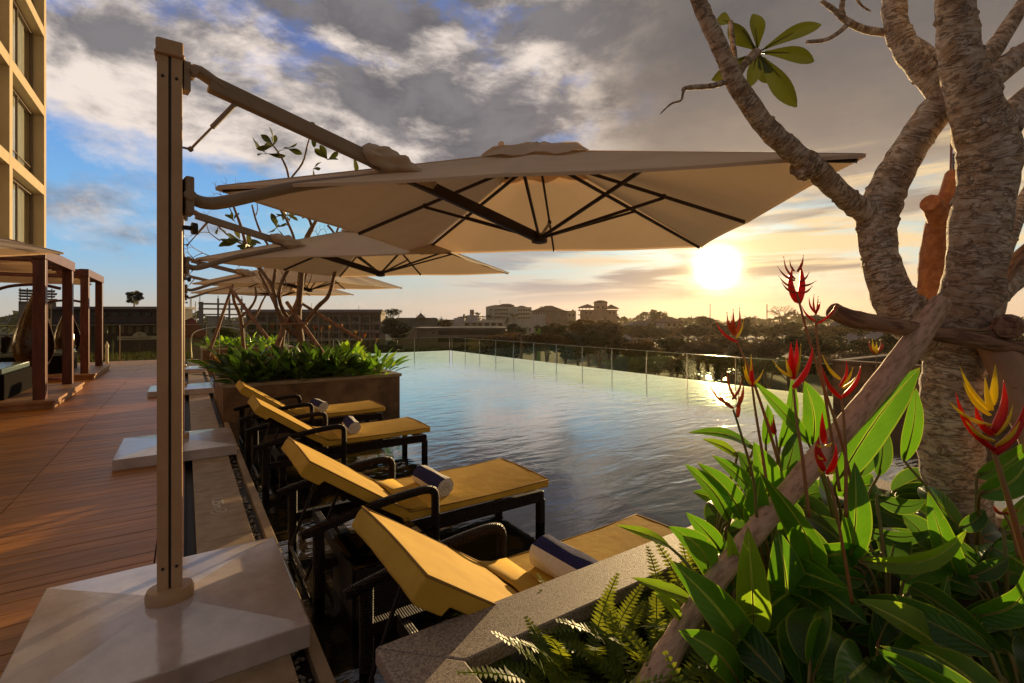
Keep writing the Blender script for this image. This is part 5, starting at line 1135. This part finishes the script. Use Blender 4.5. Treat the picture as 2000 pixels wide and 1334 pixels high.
flower([(2030, 1160), (2000, 1080), (1968, 970), (1942, 885)], [(1942, 885, 2004, 776, 30, 'r'), (1940, 878, 1866, 765, 24, 'r'), (1938, 845, 1960, 742, 26, 'r'), (1936, 850, 1905, 790, 22, 'r'), (1932, 800, 1874, 714, 16, 'y'), (1938, 790, 1944, 712, 17, 'y'), (1934, 830, 1853, 784, 16, 'y'), (1932, 810, 1880, 745, 15, 'y'), (1940, 860, 1885, 820, 15, 'y'), (1946, 870, 1992, 822, 17, 'y'), (1944, 850, 1978, 790, 15, 'y'), (1936, 800, 1924, 736, 14, 'y')], (1.25, 1.32), 'largest heliconia flower, red and yellow, close at the right edge before the trunk', sw=13)
flower([(1530, 950), (1522, 900), (1515, 850)], [(1514, 848, 1498, 815, 10, 'r'), (1515, 845, 1511, 812, 8, 'o'), (1514, 845, 1506, 822, 6, 'r')], (1.95, 2.0), 'small dark red heliconia bud low among the leaves left of the long log', 'green_stem')
flower([(1990, 1090), (1975, 1030), (1958, 1000)], [(1958, 1003, 1940, 985, 12, 'o'), (1962, 1003, 1990, 992, 12, 'o'), (1960, 1000, 1975, 975, 8, 'y')], (1.75, 1.8), 'low orange heliconia flower right of the trunk foot')
flower([(1712, 740), (1712, 705), (1711, 692)], [(1711, 692, 1697, 666, 9, 'o'), (1711, 692, 1704, 664, 8, 'y'), (1712, 692, 1720, 664, 9, 'o'), (1711, 692, 1712, 670, 8, 'y'), (1712, 690, 1726, 670, 7, 'r')], (6.5, 6.6), 'tiny red and yellow flower behind the long log near the far planter box', sw=2)
# ================================================================== FERNS
def fern_clump(x, y, fr, label, seed):
    rg = random.Random(seed); root = empty('fern', (x, y, .42), 0, label, 'fern', 'fern clumps in the nearest planter')
    for i in range(fr):
        a = rg.uniform(0, 6.28); L = rg.uniform(.22, .40); el = rg.uniform(.4, 1.25); d = Vector((math.cos(a)*math.cos(el), math.sin(a)*math.cos(el), math.sin(el))); o = Vector((rg.uniform(-.16, .16), rg.uniform(-.13, .13), 0)); m = MB(); N = 26
        def cen(t): return o+d*L*t+Vector((math.cos(a)*.10*t*t, math.sin(a)*.10*t*t, -.13*t*t*math.cos(el)))
        m.tube([cen(k/8) for k in range(9)], [.0022]*8+[.001], 4)
        for k in range(2, N+1):
            t = k/N; c = cen(t); tg = (cen(min(1, t+.02))-cen(t-.02)).normalized(); sd = tg.cross(Vector((0, 0, 1)))
            sd = sd.normalized() if sd.length > .1 else Vector((-math.sin(a), math.cos(a), 0)); nn = sd.cross(tg); w = .034*math.sin(math.pi*min(1, .1+.87*t))**.7+.003
            for s in (-1, 1):
                e = sd*s+tg*.25+nn*rg.uniform(-.15, .25); q = c+e*w; h = tg*.0048; j = rg.random()
                m.add([c-h, c+e*w*.5-h*1.1, q, c+e*w*.5+h*1.1, c+h], [(0, 1, 2, 3, 4)], [(s, t, j)]*5)
        m.build('frond', M['fern_leaf'], root)
    return root
for i, (x, y, n, lab) in enumerate(((1.00, 1.12, 26, 'fern clump nearest the granite rim corner, leftmost of the ferns'), (1.22, 1.12, 26, 'fern clump in the middle along the granite rim'), (1.48, 1.12, 24, 'fern clump farthest along the rim, beside the leaning heliconia'), (1.06, .86, 24, 'fern clump at the bottom edge left of the long log foot'), (1.30, .78, 22, 'fern clump round the foot of the long log'), (1.12, .60, 12, 'fern clump lowest in the photo, cut by the bottom edge'))): fern_clump(x, y, n, lab, i+5)
# ================================================================== MIDDLE PLANTER
def shrub(x, y, z, h, n, label, seed, mats=('heli_leaf', 'heli_leaf_bright', 'heli_leaf_deep'), name='leafy_plant'):
    rg = random.Random(seed); root = empty(name, (x, y, z), 0, label, 'plant', 'leafy plants in the middle planter')
    ms = {}
    for i in range(n):
        a = rg.uniform(0, 6.28); el = rg.uniform(.35, 1.3); L = h*rg.uniform(.35, .55); s = Vector((math.cos(a)*math.cos(el), math.sin(a)*math.cos(el), math.sin(el))); b0 = s*h*rg.uniform(.25, .75); t0 = b0+s*L+Vector((math.cos(a)*.05, math.sin(a)*.05, -.04)); w = L*.34
        k = rg.choice(mats); mb = ms.setdefault(k, MB()); up = Vector((0, 0, 1)); sd = s.cross(up).normalized(); nn = sd.cross(s); sd = Matrix.Rotation(rg.uniform(-.8, .8), 3, s)@sd; cs = rg.random(); vs = []; co = []
        for q in range(7):
            t = q/6; wd = w/2*math.sin(math.pi*min(1, .04+.96*t**.8))**.8; c = b0.lerp(t0, t)+nn*.05*L*math.sin(math.pi*t)
            for e in (-1, 0, 1): vs.append(c+sd*wd*e+nn*abs(e)*wd*.3); co.append((e, t, cs))
        mb.add(vs, [(q*3+j, (q+1)*3+j, (q+1)*3+j+1, q*3+j+1) for q in range(6) for j in (0, 1)], co)
    for k, mb in ms.items(): mb.build('foliage', M[k], root, smooth=True)
    st = MB()
    for i in range(6): a = i*1.05; st.tube([(0, 0, -.02), (.1*math.cos(a)*h, .1*math.sin(a)*h, h*.5)], [.008, .004], 5)
    st.build('stems', M['green_stem'], root); return root
rg = random.Random(33); cnt = 0
for iy, y in enumerate((9.2, 9.75, 10.3, 10.85, 11.2)):
    for ix in range(7):
        x = .82+ix*.375+rg.uniform(-.08, .08); edge = ix in (0, 6) or iy == 0
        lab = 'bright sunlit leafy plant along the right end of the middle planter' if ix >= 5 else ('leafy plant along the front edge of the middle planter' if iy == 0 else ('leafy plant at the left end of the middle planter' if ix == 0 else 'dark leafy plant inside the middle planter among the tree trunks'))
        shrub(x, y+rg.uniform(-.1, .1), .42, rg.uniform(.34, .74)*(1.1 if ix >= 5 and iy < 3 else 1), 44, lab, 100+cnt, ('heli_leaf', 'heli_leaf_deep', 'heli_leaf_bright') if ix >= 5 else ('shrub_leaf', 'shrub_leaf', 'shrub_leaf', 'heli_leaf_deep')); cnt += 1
for ix in range(6): shrub(.8+ix*.42, 20.3+(ix % 2)*.8, .42, .6, 30, 'leafy plant in the farthest planter', 300+ix, name='leafy_plant')
for ix in range(9): shrub(10.7+(ix % 3)*.7, -1.5+ix*.62, .68, .55, 30, 'dark plant growing in the planter box across the pool', 400+ix, ('heli_leaf_deep', 'heli_leaf'))
def small_heli(px, py0, py, D, i):
    loc = PZ(px, 700, .42); loc = R3(px, py0, D); root = empty('heliconia_flower', loc, 0, 'small orange heliconia flower standing above the leaves of the middle planter', 'flower', 'small heliconia flowers in the middle planter')
    top = R3(px, py, D)-loc; m = MB(); m.tube([(0, 0, 0), top*.6, top], [.006, .005, .004], 5); m.build('stem', M['green_stem'], root); rg = random.Random(i)
    for k in range(6): m = MB(); a = rg.uniform(0, 6.28); bract(m, top-Vector((0, 0, .03*k*.4)), top+Vector((.035*math.cos(a), .035*math.sin(a), .055-.006*k)), .013); m.build('bract', M[rg.choice(('bract_orange', 'bract_orange', 'bract_yellow'))], root, smooth=True)
for i, (px, py) in enumerate(((532, 636), (563, 630), (628, 642), (644, 640), (667, 636), (695, 650), (712, 655), (735, 664), (428, 640), (615, 640))): small_heli(px, 700, py, 9.0+(i % 3)*.5, i)
# trees of the middle planter, from polylines (px, py, width px)
def mid_tree(base, limbs, D0, label, leaves):
    loc = R3(*base, D0); root = empty('frangipani_tree', loc, 0, label, 'tree', 'frangipani trees in the middle planter'); rg = random.Random(int(base[0]))
    for i, L in enumerate(limbs):
        off = rg.uniform(-.35, .35) if i else 0; pts = []; rr = []
        for k, (x, y, w) in enumerate(L): D = D0+off*min(1, k/2.0); pts.append(R3(x, y, D)-loc); rr.append(w/2/F*D*.60)
        m = MB(); m.tube(pts, rr, 9, jit=.12, seed=i, sub=4); m.build('trunk' if i == 0 else 'branch', M['bark_young'], root, smooth=True)
    for j, (x, y, n, s) in enumerate(leaves):
        c = R3(x, y, D0+rg.uniform(-.2, .2))-loc; cr = MB()
        for k in range(n):
            v = Vector((rg.gauss(0, 1), rg.gauss(0, 1), rg.gauss(.25, .8))).normalized(); L = s/F*D0*rg.uniform(.7, 1.1); b0 = c+v*L*.15; t0 = c+v*L; paddle(cr, b0, t0, L*.38, j*20+k, up=(rg.gauss(0, 1), rg.gauss(0, 1), rg.gauss(0, 1)), curve=.04); cr.tube([c, b0], [.008, .005], 4)
        cr.build('foliage', M['frangi_leaf'], root, smooth=True)
def twigs(x, y, ang, L, n, rg, out, w=4):
    x2 = x+math.cos(ang)*L; y2 = y-math.sin(ang)*L; out.append([(x, y, w), ((x+x2)/2+rg.uniform(-3, 3), (y+y2)/2+rg.uniform(-3, 3), w*.8), (x2, y2, w*.62)])
    if n:
        for s in (-1, 1): twigs(x2, y2, ang+s*rg.uniform(.25, .65), L*rg.uniform(.6, .9), n-1, rg, out, w*.68)
rg = random.Random(9); ex = []
for a in ((540, 590, 2.3, 26), (560, 560, 1.9, 28), (600, 560, 1.2, 26), (620, 500, 1.3, 22), (520, 540, 2.4, 24), (655, 480, 1.0, 18), (455, 420, 1.9, 26), (430, 470, 2.5, 26), (420, 500, 2.9, 24), (560, 440, 1.2, 26), (500, 420, 1.5, 24), (400, 520, 2.6, 22)): twigs(a[0], a[1], a[2], a[3], 3, rg, ex)
mid_tree((590, 700), [[(590, 715, 26), (588, 670, 24), (582, 620, 22), (586, 570, 20), (590, 520, 20), (598, 470, 18), (610, 445, 15)], [(588, 660, 16), (560, 640, 14), (540, 600, 13), (532, 560, 13), (505, 520, 11), (482, 480, 10), (470, 440, 9), (455, 400, 7)],
     [(580, 640, 14), (555, 610, 12), (545, 575, 12), (555, 540, 11), (572, 510, 11), (575, 470, 9), (560, 430, 8), (545, 400, 7), (560, 360, 6), (590, 320, 6), (600, 285, 5), (607, 260, 4)], [(590, 640, 14), (620, 600, 14), (640, 580, 13), (650, 550, 11), (655, 520, 10), (660, 490, 8), (655, 460, 8), (640, 440, 7)],
     [(598, 470, 13), (618, 430, 11), (640, 410, 9), (660, 395, 7)], [(610, 445, 10), (600, 420, 8), (580, 400, 8), (568, 370, 7), (560, 330, 7), (545, 300, 6), (530, 280, 5)], [(532, 560, 10), (538, 520, 9), (530, 490, 8), (512, 460, 7), (500, 430, 6), (492, 400, 5)],
     [(655, 460, 7), (668, 430, 6), (690, 410, 5), (700, 380, 4)], [(482, 480, 7), (460, 470, 6), (440, 455, 5), (425, 440, 4)]]+ex, 9.6, 'tallest many branched frangipani tree in the middle planter, rising through the umbrella canopies',
     [(535, 285, 7, 34), (520, 300, 5, 34), (560, 290, 5, 30), (607, 262, 5, 30), (640, 312, 6, 30), (612, 330, 3, 24), (470, 470, 12, 36), (490, 480, 8, 30), (560, 420, 8, 30), (540, 445, 6, 28), (690, 300, 3, 40), (455, 430, 5, 22), (600, 410, 4, 26), (425, 445, 3, 20)])
mid_tree((480, 700), [[(478, 700, 12), (474, 660, 12), (470, 620, 11), (458, 590, 10), (455, 570, 9)], [(470, 620, 9), (490, 600, 8), (500, 580, 7), (498, 560, 6)], [(474, 640, 8), (500, 615, 7), (512, 590, 6), (520, 575, 5)]], 10.6, 'short slim frangipani tree at the left end of the middle planter', [(458, 568, 3, 14)])
mid_tree((548, 690), [[(548, 700, 16), (552, 660, 15), (560, 620, 13), (575, 600, 11), (590, 560, 10), (600, 530, 8)], [(560, 630, 10), (540, 600, 9), (520, 560, 8), (505, 530, 7)]], 10.0, 'middle sized frangipani tree left of the tallest one in the middle planter', [])
for i, (a, b_, w, D, lab) in enumerate((((405, 700), (455, 555), 6, 9.6, 'slender prop pole leaning right at the left end of the middle planter'), ((522, 660), (448, 560), 7, 9.4, 'slender prop pole leaning left, crossing the leftmost pole'), ((630, 690), (560, 590), 9, 9.3, 'thick prop pole leaning left against the tallest middle tree'), ((705, 665), (585, 590), 7, 9.4, 'long prop pole leaning from the right end of the middle planter'), ((520, 740), (560, 620), 12, 9.1, 'prop pole in front, leaning right against the middle trees'))):
    A_, B_ = R3(*a, D), R3(*b_, D+.3); m = MB(); m.tube([Vector((0, 0, 0)), (B_-A_)*.5, B_-A_], [w/2/F*D, w/2/F*D*.95, w/2/F*D*.8], 8, jit=.08, sub=4); o = m.build('prop_pole', M['log_bark'], smooth=True); o.location = A_; tag(o, lab, 'pole', 'prop poles in the middle planter')
m = MB(); A_, B_ = R3(540, 634, 9.3), R3(600, 632, 9.3); m.tube([A_-A_, (B_-A_)], .02, 8); o = m.build('cross_bar', M['log_bark'], smooth=True); o.location = A_; tag(o, 'short level bar tied across the prop poles and trunks of the middle planter', 'bar')
bpy.context.view_layer.update()

hz = MB(); hz.b2(-1500, 1500, -1500, 1500, GZ-1, 45)
m = bpy.data.materials.new('haze_air'); m.use_nodes = True; t = m.node_tree; t.nodes.clear()
v = t.nodes.new('ShaderNodeVolumePrincipled'); v.inputs['Color'].default_value = (1, .80, .58, 1); v.inputs['Density'].default_value = .00009; v.inputs['Anisotropy'].default_value = .6
o = t.nodes.new('ShaderNodeOutputMaterial'); t.links.new(v.outputs[0], o.inputs['Volume'])
tag(hz.build('haze', m), 'thin warm evening haze over the town', 'haze', kind='stuff')
